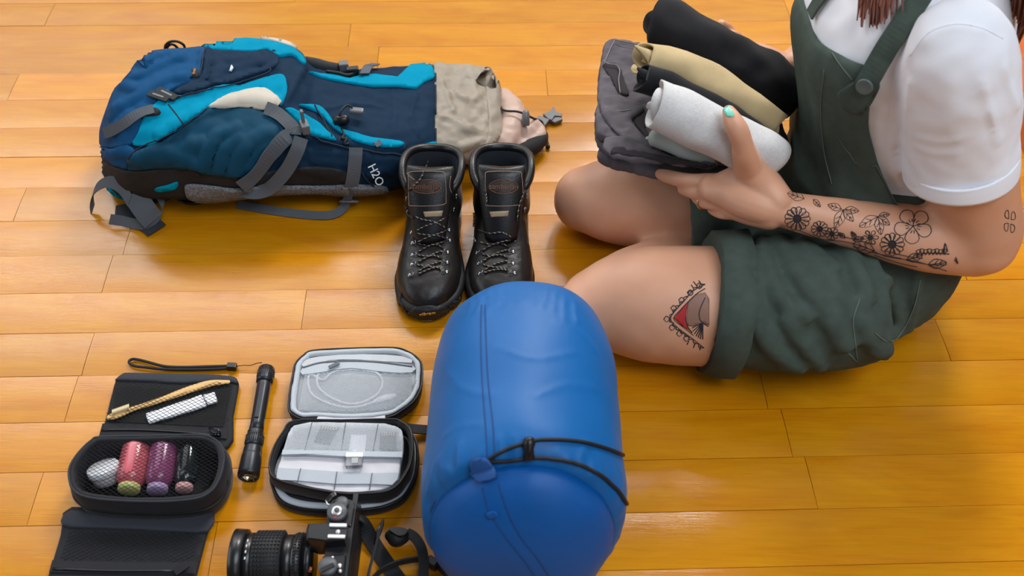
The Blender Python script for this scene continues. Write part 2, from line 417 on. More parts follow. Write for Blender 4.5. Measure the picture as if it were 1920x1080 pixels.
UPPER_ARM = [(1798, 112, .475, 78), (1804, 180, .425, 74), (1812, 250, .37, 76), (1823, 325, .315, 79), (1832, 390, .26, 77), (1838, 440, .222, 74), (1836, 458, .21, 68)]
FOREARM = [(1835, 455, .21, 66), (1790, 455, .208, 64), (1730, 448, .212, 60), (1660, 434, .22, 54), (1590, 419, .228, 46), (1530, 406, .234, 39), (1480, 395, .24, 35), (1455, 388, .242, 36)]
FAR_UPPER = [Vector((.49, 1.19, .46)), Vector((.50, 1.235, .36)), Vector((.47, 1.25, .27))]
hand = []
# near hand: palm, four fingers running under the pile, thumb up over the grey roll
hand.append(limb([(1470, 393, .243, 36), (1440, 382, .246, 46), (1405, 368, .248, 50), (1370, 357, .246, 44), (1338, 352, .242, 32)], flat=.8))
hand.append(limb([(1455, 380, .25, 36), (1432, 352, .262, 38), (1412, 322, .282, 33), (1400, 298, .302, 27)]))
hand.append(limb([(1445, 402, .238, 30), (1405, 394, .234, 28), (1370, 388, .23, 22)]))
hand.append(limb([(1410, 335, .27, 34), (1385, 338, .262, 30), (1360, 342, .252, 24)]))
hand.append(limb([(1404, 312, .292, 29), (1397, 290, .318, 24), (1392, 268, .338, 20), (1385, 248, .352, 20.5), (1378, 234, .36, 19), (1371, 220, .365, 15.5), (1366, 208, .368, 11)], n=16))
hand.append(limb([(1390, 345, .25, 22), (1345, 341, .243, 18), (1304, 340, .232, 14.5), (1278, 337, .222, 13.5), (1252, 331, .212, 12.5), (1237, 326, .206, 10)], n=16))
hand.append(limb([(1390, 364, .242, 20), (1348, 363, .236, 16), (1316, 363, .226, 13), (1296, 360, .216, 12.5), (1281, 355, .206, 11)], n=16))
hand.append(limb([(1395, 381, .234, 18), (1358, 383, .230, 14), (1333, 383, .222, 11.5), (1316, 379, .212, 11), (1305, 373, .204, 9)], n=16))
hand.append(limb([(1405, 396, .228, 16), (1378, 401, .224, 12), (1356, 402, .218, 10), (1342, 398, .210, 9.5), (1333, 393, .204, 8)], n=16))
# far arm reaching round the pile, fingers over its far edge
def wl(pts, n=18, per=5):
    q = cr([(*p, r) for p, r in pts], per); return tube([a[:3] for a in q], [a[3] for a in q], n, 1, True, True)
fw_ = P(1440, 128, .30); fh_ = P(1400, 90, .30)
hand.append(wl([((.495, 1.24, .465), .05), ((.50, 1.275, .39), .046), ((.495, 1.28, .32), .042), ((.48, 1.265, .275), .038)]))
hand.append(wl([((.48, 1.265, .275), .038), ((.43, 1.22, .275), .034), (tuple(P(1474, 132, .28)), .027), (tuple(P(1440, 120, .285)), .024)]))
hand.append(wl([(tuple(P(1446, 122, .285)), .024), (tuple(P(1415, 110, .288)), .024), (tuple(P(1392, 104, .288)), .02)]))
for k, (px, py, z) in enumerate(((1352, 46, .34), (1372, 66, .33), (1392, 80, .32), (1412, 94, .31))):
    a = P(1384+12*k, 100+7*k, .29); e = P(px, py, z)
    hand.append(wl([(tuple(a), .011), (tuple((a+e)/2+Vector((0, .012, .004))), .0095), (tuple(e), .0075)], n=12))
head = [wl([((.478, 1.10, .60), .045), ((.47, 1.10, .66), .048)]),
        loft([[Vector((.452+.088*s_*math.cos(a)*(1.0 if math.cos(a) > 0 else .95+.1*max(0, -c_)), 1.10+.072*s_*math.sin(a)*(1-.18*max(0, -c_)), .755+.115*c_)) for a in [2*math.pi*j/24 for j in range(24)]] for c_, s_ in [(math.cos(t), max(.02, math.sin(t))) for t in [math.pi*i/16 for i in range(17)]]]),
        wl([((.372, 1.10, .775), .010), ((.356, 1.10, .745), .012), ((.366, 1.10, .732), .010)]),
        wl([((.374, 1.087, .705), .007), ((.370, 1.10, .704), .008), ((.374, 1.113, .705), .007)])]
for sy in (-1, 1): head.append(wl([((.455, 1.10+sy*.072, .775), .012), ((.46, 1.10+sy*.075, .745), .011)]))
LIMBS = remesh(join(trunk(0, .66), limb(NEAR_THIGH, 8, 40), limb(FAR_THIGH, 8, 40), limb(NEAR_CALF, 6, 32), limb(FAR_CALF, 6, 32), limb(UPPER_ARM, 6, 40), limb(FOREARM, 6, 40)), .006, 14)
SKIN = remesh(join(LIMBS, limb(FOREARM[-4:], 6, 32), *hand, *head), .0023, 5)
# soft knee forms
SKIN = displace(SKIN, lambda p, n: .0012*fbm(p, 18, 2))
body = part('body', SKIN, M_SKIN, person)
T_SKIN = bvh(SKIN)
# ---- thumb nail
part('thumb_nail', drape([(1357, 203), (1362, 197), (1368, 201), (1377, 215), (1372, 219), (1362, 217)], T_SKIN, .0009, 2.5, 3), M_NAIL, person, label='mint green thumb nail')
for sx in (1, -1):
    e = Vector((.376, 1.10+sx*.03, .765)); part('eye', lathe(e+Vector((.004, 0, 0)), (-1, 0, 0), [(0, .011), (.006, .009), (.009, .005), (.0095, .0005)], 12), mat('eye', (60, 50, 46), .2), person)
# ---- ring on the ring finger
rc = P(1318, 379.5, .2135); rd = (P(1305, 373, .204)-P(1333, 383, .222)).normalized(); sa = rd.orthogonal().normalized(); sb = rd.cross(sa)
part('ring', tube([rc+(sa*math.cos(t)+sb*math.sin(t))*.0092 for t in [2*math.pi*i/24 for i in range(24)]], .0011, 6, closed=True), M_GOLD, person)
# ---- white shirt: trunk, near sleeve, far sleeve
SLEEVE = [(1770, 30, .505, 60), (1790, 70, .495, 98), (1797, 130, .46, 108), (1800, 200, .408, 108), (1801, 255, .365, 105), (1800, 300, .33, 104), (1800, 312, .32, 103)]
def sleeve_rings(st, grow=1.0, n=36):
    pts = []
    for px, py, z, r in st:
        v = P(px, py, z); pts.append((*v, r/S(v)))
    q = cr(pts, 5); path, fr = frames([a[:3] for a in q]); rings = []
    for p, (t, s, b), a in zip(path, fr, q): rings.append([p+s*(a[3]*grow*math.cos(2*math.pi*j/n))+b*(a[3]*grow*.95*math.sin(2*math.pi*j/n)) for j in range(n)])
    return rings
SH = remesh(join(trunk(.2, .545, .008), loft(sleeve_rings(SLEEVE)), wl([((.495, 1.22, .48), .062), ((.50, 1.265, .41), .062), ((.50, 1.28, .36), .06)])), .004, 5)
tsh = bvh(SH)
folds = []
for pl, r in (([(1708, 150), (1700, 230), (1708, 300)], .006), ([(1690, 200), (1672, 280), (1690, 350)], .005), ([(1880, 120), (1892, 160), (1905, 200)], .006), ([(1715, 275), (1760, 290), (1800, 285)], .003), ([(1715, 255), (1770, 268), (1820, 255)], .003), ([(1700, 110), (1740, 70), (1790, 50), (1850, 60)], .0045), ([(1840, 150), (1860, 220), (1870, 270)], .005)):
    folds.append(drape_line(pl, tsh, r, -r*.35, 5, 8, 1))
SH = displace(remesh(join(SH, *folds), .004, 5), lambda p, n: .0022*fbm(p, 22, 2))
SLH = sleeve_rings([(1801, 290, .338, 106), (1801, 304, .327, 107), (1800, 322, .313, 107)], 1.0, 48)
shirt = part('shirt', SH, M_SHIRT, person, label='white cotton shirt')
T_SH = bvh(SH)
shm = part('sleeve_hem', loft(SLH, False), M_SHIRT, shirt)
sm_ = shm.modifiers.new('thickness', 'SOLIDIFY'); sm_.thickness = .003; sm_.offset = -1
part('shoulder_seam', drape_line([(1706, 105), (1740, 62), (1790, 45), (1840, 52), (1880, 72)], T_SH, .0011, -.0001), M_SHIRT, shirt)
# ---- overalls: shorts and seat
NEAR_LEG = [(1334, 566, .098, 114), (1360, 569, .098, 117), (1420, 574, .1, 121), (1500, 575, .105, 124), (1580, 570, .112, 122), (1640, 560, .12, 112)]
FAR_LEG = [(1315, 388, .08, 98), (1360, 396, .08, 104), (1430, 405, .085, 106), (1500, 415, .09, 108), (1580, 430, .1, 104)]
OV = remesh(join(trunk(0, .27, .012), limb(NEAR_LEG, rounded=False), limb(FAR_LEG, rounded=False)), .005, 4)
tov = bvh(OV)
folds = []
for pl, r in (([(1440, 430), (1490, 500), (1545, 580), (1590, 650)], .017), ([(1425, 450), (1445, 520), (1480, 575), (1520, 600)], .014), ([(1418, 470), (1410, 540), (1418, 600), (1450, 655), (1505, 690)], .014), ([(1500, 460), (1560, 540), (1610, 600), (1650, 660)], .016), ([(1470, 425), (1520, 470), (1570, 515)], .014), ([(1600, 560), (1640, 620), (1665, 670)], .013),
              ([(1570, 430), (1610, 510), (1630, 570)], .013), ([(1470, 590), (1510, 650), (1540, 690)], .012), ([(1415, 590), (1450, 640), (1470, 690)], .010), ([(1660, 520), (1680, 580), (1690, 640)], .010), ([(1720, 500), (1715, 560), (1700, 620)], .009)):
    folds.append(drape_line(pl, tov, r, -r*.15, 5, 10, 1))
OV = displace(remesh(join(OV, *folds), .0042, 5), lambda p, n: .0014*fbm(p, 25, 3))
over = part('overalls', OV, M_OVER, person, label='dark green overall shorts')
T_OV = bvh(OV)
# turned-up cuffs: thick bands round the leg ends
def cuff(px0, px1, cy0, cy1, z, r0, r1, lean):
    rings = []
    a = P(px0, cy0, z); b = P(px1, cy1, z); ax = (b-a).normalized(); sd = Vector((0, 0, 1)).cross(ax).normalized(); up = ax.cross(sd)
    R0 = r0/S(a); R1 = r1/S(b); n = 56
    prof = [(0.0, R0-.016), (-.03, R0-.004), (-.03, R0+.005), (0, R0+.010), (.5, R0*.5+R1*.5+.013), (.97, R1+.011), (1.02, R1+.006), (1.02, R1-.004), (.98, R1-.014)]
    L = (b-a).length
    for t, r in prof:
        ring = []
        for j in range(n):
            th = 2*math.pi*j/n; c, s = math.cos(th), math.sin(th)
            w = 1+.02*math.sin(5*th+t*2)+.015*math.sin(9*th+1+t*5)
            q = a+ax*(t*L)+ax*lean*s+sd*(r*w*c)+up*(r*w*s)
            q.z = max(q.z, .002+.002*t); ring.append(q)
        rings.append(ring)
    return loft(rings, False)
CF = cuff(1326, 1384, 566, 568, .098, 120, 124, .006)
CF = displace(CF, lambda p, n: .0016*fbm(p, 40, 2))
cf1 = part('cuff', CF, M_OVER, over)
cf2 = part('cuff', displace(cuff(1292, 1350, 392, 394, .085, 96, 98, -.012), lambda p, n: .0016*fbm(p, 40, 2)), M_OVER, over)
# bib: a sheet wrapped round the front of the trunk
def bib(grow, thick):
    # angle pi = front (-x); 3pi/2 = near side (-y)
    rows = [t for t in TRS if .2 <= t[0] <= .452]; rings = []
    for t in rows:
        z = t[0]; k = (z-.2)/.252
        an = math.pi*float(np.interp(z, (.2, .25, .30, .36, .45), (1.60, 1.47, 1.40, 1.35, 1.33)))   # near edge angle
        af = 2*math.pi-an
        m = 44; ro = trunk_ring(t, grow+.004*math.sin(k*9)*(1-k), m, af, an, True); rings.append(ro)
    # neckline: lower the middle of the top rows
    V = []; F = []; nn = len(rings[0])
    for i, r in enumerate(rings):
        k = i/(len(rings)-1)
        for j, p in enumerate(r):
            u = j/(nn-1); dip = .022*max(0, k-.75)/.25*math.sin(math.pi*u)**2
            q = p.copy(); q.z -= dip
            q += Vector((-1, 0, 0))*(.004*math.sin(u*26+k*4)*(1-.6*k)); V.append(q)
    for i in range(len(rings)-1):
        for j in range(nn-1): F.append((i*nn+j, i*nn+j+1, (i+1)*nn+j+1, (i+1)*nn+j))
    return V, F
BV = bib(.0165, 0)
bibo = part('bib', BV, M_OVER, person, label='dark green bib of the overalls')
so = bibo.modifiers.new('thickness', 'SOLIDIFY'); so.thickness = .004; so.offset = -1
T_BIB = bvh(join(BV, (SH[0], SH[1])))

# ---- straps, button, seams of the bib
ST = [(1600, 190), (1612, 176), (1632, 146), (1660, 98), (1690, 54), (1725, 2), (1748, -40), (1770, -80)]
strap = part('shoulder_strap', drape_strip(ST, T_BIB, .026, .0065, .003, 6), M_OVER, person, False)
part('strap_end', drape([(1579, 172), (1590, 160), (1612, 148), (1628, 150), (1650, 158), (1640, 184), (1625, 200), (1605, 206), (1586, 196)], T_BIB, .008, 5, 3), M_OVER, strap)
bh, bn = hit(T_BIB, 1627, 155, .010)
bt = part('button', lathe(bh, bn, [(0, .009), (.001, .0100), (.003, .0100), (.0036, .0085), (.0028, .006), (.0028, .0005)], 28), M_BTN, strap)
for dx, dy in ((-3, -3), (3, -3), (-3, 3), (3, 3)):
    hh, hn = hit(bvh(([bh+bn*.003+Vector(v)*.02 for v in ((-1, -1, 0), (1, -1, 0), (1, 1, 0), (-1, 1, 0))], [(0, 1, 2, 3)])), 1627+dx, 155+dy) or (bh, bn)
    part('button_hole', lathe(bh+bn*.0028+(hh-bh-bn*.003), bn, [(0, .0012), (.0004, .001), (.0005, .0001)], 8), M_INK, bt)
FS = [(1527, 30), (1540, 8), (1560, -20), (1590, -60)]
part('shoulder_strap', drape_strip(FS, T_BIB, .026, .0065, .003, 6), M_OVER, person, False)
tbb = bvh(BV)
for pl in ([(1556, 92), (1575, 120), (1600, 152)], [(1546, 130), (1540, 200), (1545, 280), (1560, 345)], [(1642, 200), (1650, 260), (1665, 320), (1685, 390)], [(1600, 40), (1615, 75), (1632, 105)]):
    part('bib_seam', drape_line(pl, tbb, .0009, .0006), M_OVERSEAM, bibo)
for pl in ([(1612, 560), (1600, 600), (1604, 650), (1610, 690)], [(1725, 525), (1712, 580), (1685, 630), (1670, 640)], [(1640, 624), (1662, 640), (1690, 640)]):
    part('seam', drape_line(pl, T_OV, .0010, .0006), M_OVERSEAM, over)
# ---- hair
def lock(pts, r0, r1):
    q = cr([tuple(p) for p in pts], 6); n = len(q); return tube([Vector(a) for a in q], [r0+(r1-r0)*(i/(n-1))**1.5 for i in range(n)], 8, .7, True, True)
hr = []
rh = random.Random(5)
hr.append(loft([[Vector((.468+.098*s_*math.cos(a), 1.10+.082*s_*math.sin(a), .775+.115*c_)) for a in [2*math.pi*j/24 for j in range(24)]] for c_, s_ in [(math.cos(t), max(.03, math.sin(t))) for t in [math.pi*i/24 for i in range(12)]]]))
for k in range(70):
    f = k/69; x = 1618+f*86+rh.uniform(-4, 4); e = hit(T_BIB, x, rh.uniform(6, 56)-max(0, f-.5)*75, .006+rh.uniform(0, .008))[0]; e2 = hit(T_BIB, 1640+f*70, -40, .016)[0]; j = rh.uniform(-.006, .006); hr.append(lock([(.43+.05*f, 1.06+j, .86), (.415+.04*f, 1.025+j, .74), (.41+.03*f+j, 1.01, .62), tuple(e2), tuple(e)], .006, .0008))
for k in range(70):
    f = k/69; e = P(1882+f*85, 14+f*100-rh.uniform(0, 26), .50); j = rh.uniform(-.008, .008); hr.append(lock([(.53, 1.06+j, .84), (.565+j, 1.02, .74), (.575+j, .985, .64), tuple(e+Vector((-.002, .02, .06))), tuple(e)], .008, .0012))
for k in range(60):
    y = 1.02+.0028*k; j = rh.uniform(-.01, .01); hr.append(lock([(.53, y, .84), (.58+j, y, .7), (.60+j, y, .56), (.605+j, y, .40+j)], .008, .0015))
part('hair', join(*hr), M_HAIR, person, label='long auburn hair')
# ---- tattoos: ink lines lying on the skin
def ink(name, lines, r=.0006):
    out = [drape_line(l, T_SKIN, r, .0003, 3, 5, .5, 3) for l in lines]; return part(name, join(*out), M_INK, person, label='black line tattoo')
def petals(cx, cy, r, n, w=.32, rot=0, sx=1.0, sy=.92, r0=.25):
    L = []
    for k in range(n):
        a = 2*math.pi*k/n+rot; pts = []
        for i in range(9):
            t = i/8; u = math.sin(math.pi*t); d = r0+(1-r0)*(1-abs(2*t-1)**1.6); s_ = w*u*(1 if t < .5 else -1)
            off = w*math.sin(2*math.pi*t)*.75
            pts.append((cx+sx*r*(d*math.cos(a)-off*math.sin(a)), cy+sy*r*(d*math.sin(a)+off*math.cos(a))))
        L.append(pts)
    return L
def leaf(x0, y0, x1, y1, w=.28):
    dx, dy = x1-x0, y1-y0; nx, ny = -dy*w, dx*w; f = lambda t, s_: (x0+dx*t+nx*s_, y0+dy*t+ny*s_)
    return [[f(0, 0), f(.3, .8), f(.6, .8), f(1, 0), f(.6, -.8), f(.3, -.8), f(0, 0)], [f(0, 0), f(1, 0)], [f(.35, 0), f(.55, .6)], [f(.35, 0), f(.55, -.6)], [f(.6, 0), f(.78, .4)], [f(.6, 0), f(.78, -.4)]]
def disc(cx, cy, r): return drape([(cx+r*math.cos(2*math.pi*k/10), cy+r*math.sin(2*math.pi*k/10)) for k in range(10)], T_SKIN, .0005, 3, 2, .0005)
for fx, fy, fr_, fn in ((1495, 410, 24, 13), (1537, 429, 16, 11), (1560, 438, 13, 9), (1673, 458, 23, 12), (1632, 445, 15, 6)):
    fo = ink('daisy_tattoo', petals(fx, fy, fr_, fn), .00075); part('daisy_centre_tattoo', disc(fx, fy, fr_*.33), M_INK, fo)
ink('poppy_tattoo', petals(1712, 424, 36, 5, .5, .4, r0=.0)+[[(1712+8*math.cos(a), 424+8*math.sin(a)), (1712+15*math.cos(a+.1), 424+14*math.sin(a+.1))] for a in [2*math.pi*k/14 for k in range(14)]], .0006)
for lf in ((1508, 373, 1476, 362), (1525, 374, 1538, 388), (1581, 393, 1566, 428), (1581, 393, 1600, 415), (1578, 392, 1552, 384), (1584, 392, 1610, 396), (1646, 406, 1611, 425), (1646, 406, 1652, 440), (1646, 406, 1668, 422), (1648, 404, 1668, 402)):
    ink('leaf_tattoo', leaf(*lf), .00045)
ink('stem_tattoo', [[(1500, 432), (1540, 448), (1580, 452), (1620, 462), (1660, 480), (1720, 490), (1775, 508)], [(1570, 440), (1600, 448), (1640, 458)], [(1600, 462), (1640, 474), (1690, 484)], [(1640, 478), (1690, 494), (1720, 500)], [(1700, 488), (1745, 496), (1775, 496)], [(1660, 470), (1700, 480), (1730, 484)]]+leaf(1585, 446, 1572, 436)+leaf(1605, 448, 1596, 434)+leaf(1600, 450, 1620, 446)+leaf(1640, 470, 1600, 456)+leaf(1700, 487, 1730, 478)+leaf(1740, 496, 1775, 492), .0008)
ink('sprig_tattoo', [[(1716, 478), (1740, 474), (1780, 476)]]+[[(1722+k*7, 477), (1718+k*7, 470-3*(k % 2)), (1726+k*7, 468), (1722+k*7, 477)] for k in range(8)]+[[(1770, 474), (1772, 456), (1777, 472)], [(1792, 482), (1796, 494), (1790, 486)]], .001)
ink('upper_arm_tattoo', petals(1893, 415, 24, 4, .45, .9, .5, 1.0), .0006)
# eye shaped tattoo on the near thigh
part('red_tattoo', drape([(1264, 597), (1276, 582), (1290, 567), (1287, 583), (1285, 600), (1288, 612), (1294, 620), (1278, 610)], T_SKIN, .0006, 4, 0, .0005), M_INKRED, person, label='red part of the thigh tattoo')
part('tattoo_shade', drape([(1290, 566), (1304, 552), (1322, 548), (1330, 560), (1330, 610), (1316, 605), (1300, 612), (1289, 611), (1286, 600), (1288, 583)], T_SKIN, .0004, 5, 0, .0003), M_INKSOFT, person)
O = [(1322, 533), (1300, 545), (1282, 565), (1268, 580), (1257, 597), (1268, 612), (1285, 625), (1300, 636), (1320, 652)]
I = [(1322, 541), (1306, 551), (1290, 566), (1275, 582), (1263, 597), (1274, 608), (1290, 620), (1300, 629)]
def dia(x, y, r=5.5): return [(x-r, y), (x, y-r), (x+r, y), (x, y+r), (x-r, y)]
def scal(pl, r=4):
    out = []
    for (x0, y0), (x1, y1) in zip(pl, pl[1:]):
        for k in range(2):
            a = (x0+(x1-x0)*k/2, y0+(y1-y0)*k/2); b = (x0+(x1-x0)*(k+1)/2, y0+(y1-y0)*(k+1)/2); m = ((a[0]+b[0])/2-r, (a[1]+b[1])/2+(-r if y1 < y0 or x1 < x0 else r)*.6); out.append([a, m, b])
    return out
fan = [[(1318, 604), (1318-22*math.cos(a), 604+32*math.sin(a))] for a in [.35, .55, .75, .95, 1.15, 1.35, 1.55]]
ink('eye_tattoo', [O, I, [(1290, 567), (1286, 583), (1285, 600), (1289, 612), (1298, 624)], [(1322, 558), (1312, 580), (1311, 595), (1316, 604), (1328, 612)]]+scal(O)+[dia(x, y) for x, y in ((1311, 536), (1294, 549), (1278, 563), (1263, 578), (1250, 598), (1260, 614), (1274, 625), (1287, 634))]+fan+[[(1300, 540), (1296, 534)], [(1308, 538), (1300, 528)], [(1316, 534), (1310, 526)], [(1292, 638), (1288, 646)], [(1304, 642), (1300, 652)], [(1314, 648), (1312, 656)]], .0008)
# ================================================================== CLOTHES held in the hands
M_BLACKC = mat('black_cotton', (18, 19, 23), .8, spec=.25, var=.15, vs=50, bump=.3, bs=1300, sheen=.1)
M_BLACKC2 = mat('black_cotton_worn', (17, 18, 22), .8, spec=.25, var=.15, vs=50, bump=.3, bs=1300, sheen=.1)
M_BEIGE = mat('beige_cotton', (186, 164, 124), .85, spec=.2, var=.06, vs=50, bump=.25, bs=1400)
M_HEATHER = mat('heather_grey_jersey', (186, 184, 184), .9, spec=.2, rgb2=(206, 204, 203), vs=170, aniso=(1, 5, 5), bump=.25, bs=1500)
M_CHAR = mat('charcoal_canvas', (92, 87, 92), .85, spec=.25, var=.1, vs=70, bump=.35, bs=1500)
M_CHARSHADE = mat('charcoal_canvas_shade', (58, 53, 56), .9, spec=.2, bump=.3, bs=1500)  # darker copy of the canvas, painted as shade in folds and openings
M_SAGE = mat('pale_sage_jersey', (176, 184, 178), .9, spec=.2, bump=.25, bs=1400)
def roll(name, label, st, material, squash=.85, turns=2.3, amp=.002, group='rolled garments in the pile', lip=1.0, seed=0):
    """rolled garment: spiral sheet swept along its axis; open spiral shows at the ends"""
    pts = []
    for px, py, z, r in st:
        v = P(px, py, z); pts.append((*v, r/S(v)))
    q = cr(pts, 6); path, fr = frames([a[:3] for a in q]); K = 96; base = path[0].copy(); base.z = min(p.z for p in path)-max(a[3] for a in q)*squash
    V = []; F = []; m = len(path)
    down = -math.pi/2 if fr[0][2].z > 0 else math.pi/2
    seed = down+.5-turns*2*math.pi if fr[0][2].z > 0 else down-.5-turns*2*math.pi
    for i, (p, (t, s, b), a) in enumerate(zip(path, fr, q)):
        for j in range(K):
            w = j/(K-1); th = w*turns*2*math.pi+seed; rr = a[3]*(.22+.78*w**.9)
            rr *= 1+.025*math.sin(3*th+seed+i*.25)*w
            e = 0
            if i == 0: e = -.006*lip*math.sin(th*1.3+seed)-.004*lip*(1-w)
            if i == m-1: e = .004*math.sin(th*1.7+seed)
            V.append(p+t*e+s*(rr*math.cos(th))+b*(rr*squash*math.sin(th)))
    for i in range(m-1):
        for j in range(K-1): F.append((i*K+j, i*K+j+1, (i+1)*K+j+1, (i+1)*K+j))
    V = [v+Vector((noise3(v, 30), noise3(v+Vector((5, 0, 0)), 30), noise3(v+Vector((0, 5, 0)), 30)))*amp for v in V]
    o = part(name, (V, F), material, None, base=base); tag(o, label, 'clothing', group)
    so = o.modifiers.new('thickness', 'SOLIDIFY'); so.thickness = .0028; so.offset = 0
    return o
roll('rolled_garment', 'largest rolled black garment at the far side of the clothes pile', [(1244, 38, 0.33, 58), (1317, 90, 0.315, 66), (1387, 128, 0.295, 66), (1450, 160, 0.28, 62), (1492, 182, 0.27, 52)], M_BLACKC, .9, 2.6, .006, lip=2.0)
roll('rolled_garment', 'rolled beige garment between the two black rolls', [(1208, 108, 0.34, 34), (1266, 122, 0.33, 43), (1340, 160, 0.315, 43), (1410, 202, 0.295, 39), (1458, 232, 0.28, 29)], M_BEIGE, .9, 2.2, .005, lip=1.8)
roll('rolled_garment', 'narrow rolled black garment beside the light grey roll', [(1208, 146, 0.34, 32), (1250, 160, 0.335, 33), (1330, 200, 0.315, 31), (1400, 240, 0.29, 28), (1450, 268, 0.275, 22)], M_BLACKC2, .9, 2.2, .004, lip=1.4)
roll('rolled_garment', 'light heather grey rolled garment under the thumb', [(1234, 192, 0.345, 53), (1290, 219, 0.335, 56), (1350, 247, 0.32, 56), (1410, 275, 0.3, 54), (1452, 293, 0.285, 47)], M_HEATHER, .92, 2.4, .003, lip=1.2)
roll('rolled_sock', 'small pale sage rolled cloth below the end of the light grey roll', [(1226, 252, 0.265, 20), (1250, 262, 0.26, 21), (1300, 284, 0.25, 20), (1340, 300, 0.24, 16)], M_SAGE, .85, 1.8, .0025)
# folded charcoal trousers under the rolls: layers of canvas with a rounded fold on the left
def trousers():
    t = thing('folded_trousers', 'folded charcoal canvas trousers at the bottom of the clothes pile', 'clothing', P(1250, 240, .187))
    def layer(px, z0, z1, m, name='layer', tilt=0.0, rt=.006):
        vf = slab(px, z0, z1, 4, rt); vf = remesh(vf, .003, 3)
        vf = displace(vf, lambda p, n: .0032*fbm(p, 30, 3)); return part(name, vf, m, t)
    layer([(1126, 294), (1126, 272), (1150, 262), (1260, 268), (1380, 300), (1400, 318), (1340, 322), (1250, 322), (1190, 312)], .1880, .2070, M_CHAR)
    layer([(1116, 240), (1122, 180), (1130, 110), (1148, 88), (1220, 92), (1330, 130), (1440, 200), (1480, 260), (1440, 300), (1340, 300), (1220, 290), (1140, 278)], .2070, .2230, M_CHAR)
    layer([(1117, 225), (1122, 160), (1130, 92), (1140, 74), (1190, 76), (1250, 90), (1380, 150), (1460, 230), (1440, 285), (1330, 285), (1230, 268), (1136, 256)], .2230, .2390, M_CHAR, rt=.004)
    layer([(1122, 188), (1136, 178), (1176, 181), (1206, 198), (1200, 212), (1186, 222), (1206, 252), (1226, 280), (1176, 262), (1140, 228)], .2370, .2450, M_CHAR, 'turned_panel', rt=.003)
    part('panel_opening_shade', remesh(slab([(1206, 202), (1214, 222), (1212, 240), (1226, 262), (1224, 274), (1206, 250), (1188, 224)], .2370, .2420, 3, .001), .0025, 1), M_CHARSHADE, t, label='dark patch painted as shade in the folded trouser leg')  # raised dark patch in place of the shade inside the fold
    layer([(1128, 262), (1150, 252), (1190, 264), (1250, 286), (1340, 306), (1330, 312), (1240, 303), (1150, 292)], .2390, .2470, M_CHAR, 'leg_hem', rt=.003)
    part('leg_opening_shade', remesh(slab([(1144, 284), (1160, 272), (1240, 289), (1330, 306), (1330, 310), (1240, 300), (1160, 288)], .2420, .2495, 4, .002), .003, 2), M_CHARSHADE, t, label='dark painted shade in the trouser leg opening')  # dark slab paints the shade of the leg opening
    part('pocket_opening_shade', remesh(slab([(1130, 120), (1150, 116), (1164, 126), (1172, 150), (1180, 176), (1160, 172), (1148, 150), (1136, 132)], .2370, .2415, 4, .001), .0025, 1), M_CHARSHADE, t, label='dark painted shade in the pocket mouth')  # shade of the pocket mouth laid on as a dark piece
    for pl in ([(1131, 114), (1142, 120), (1156, 122), (1162, 132), (1160, 150), (1163, 175)], [(1132, 120), (1145, 90), (1152, 76)], [(1150, 74), (1190, 82), (1220, 92)], [(1134, 200), (1160, 208), (1190, 205)], [(1148, 272), (1200, 288), (1260, 296), (1330, 308)]):
        q = cr(pl, 4); part('seam', tube([P(a[0], a[1], .2455) for a in q], .0009, 6), M_SEAMC, t)
M_SEAMC = mat('charcoal_seam', (128, 124, 126), .9)
trousers()
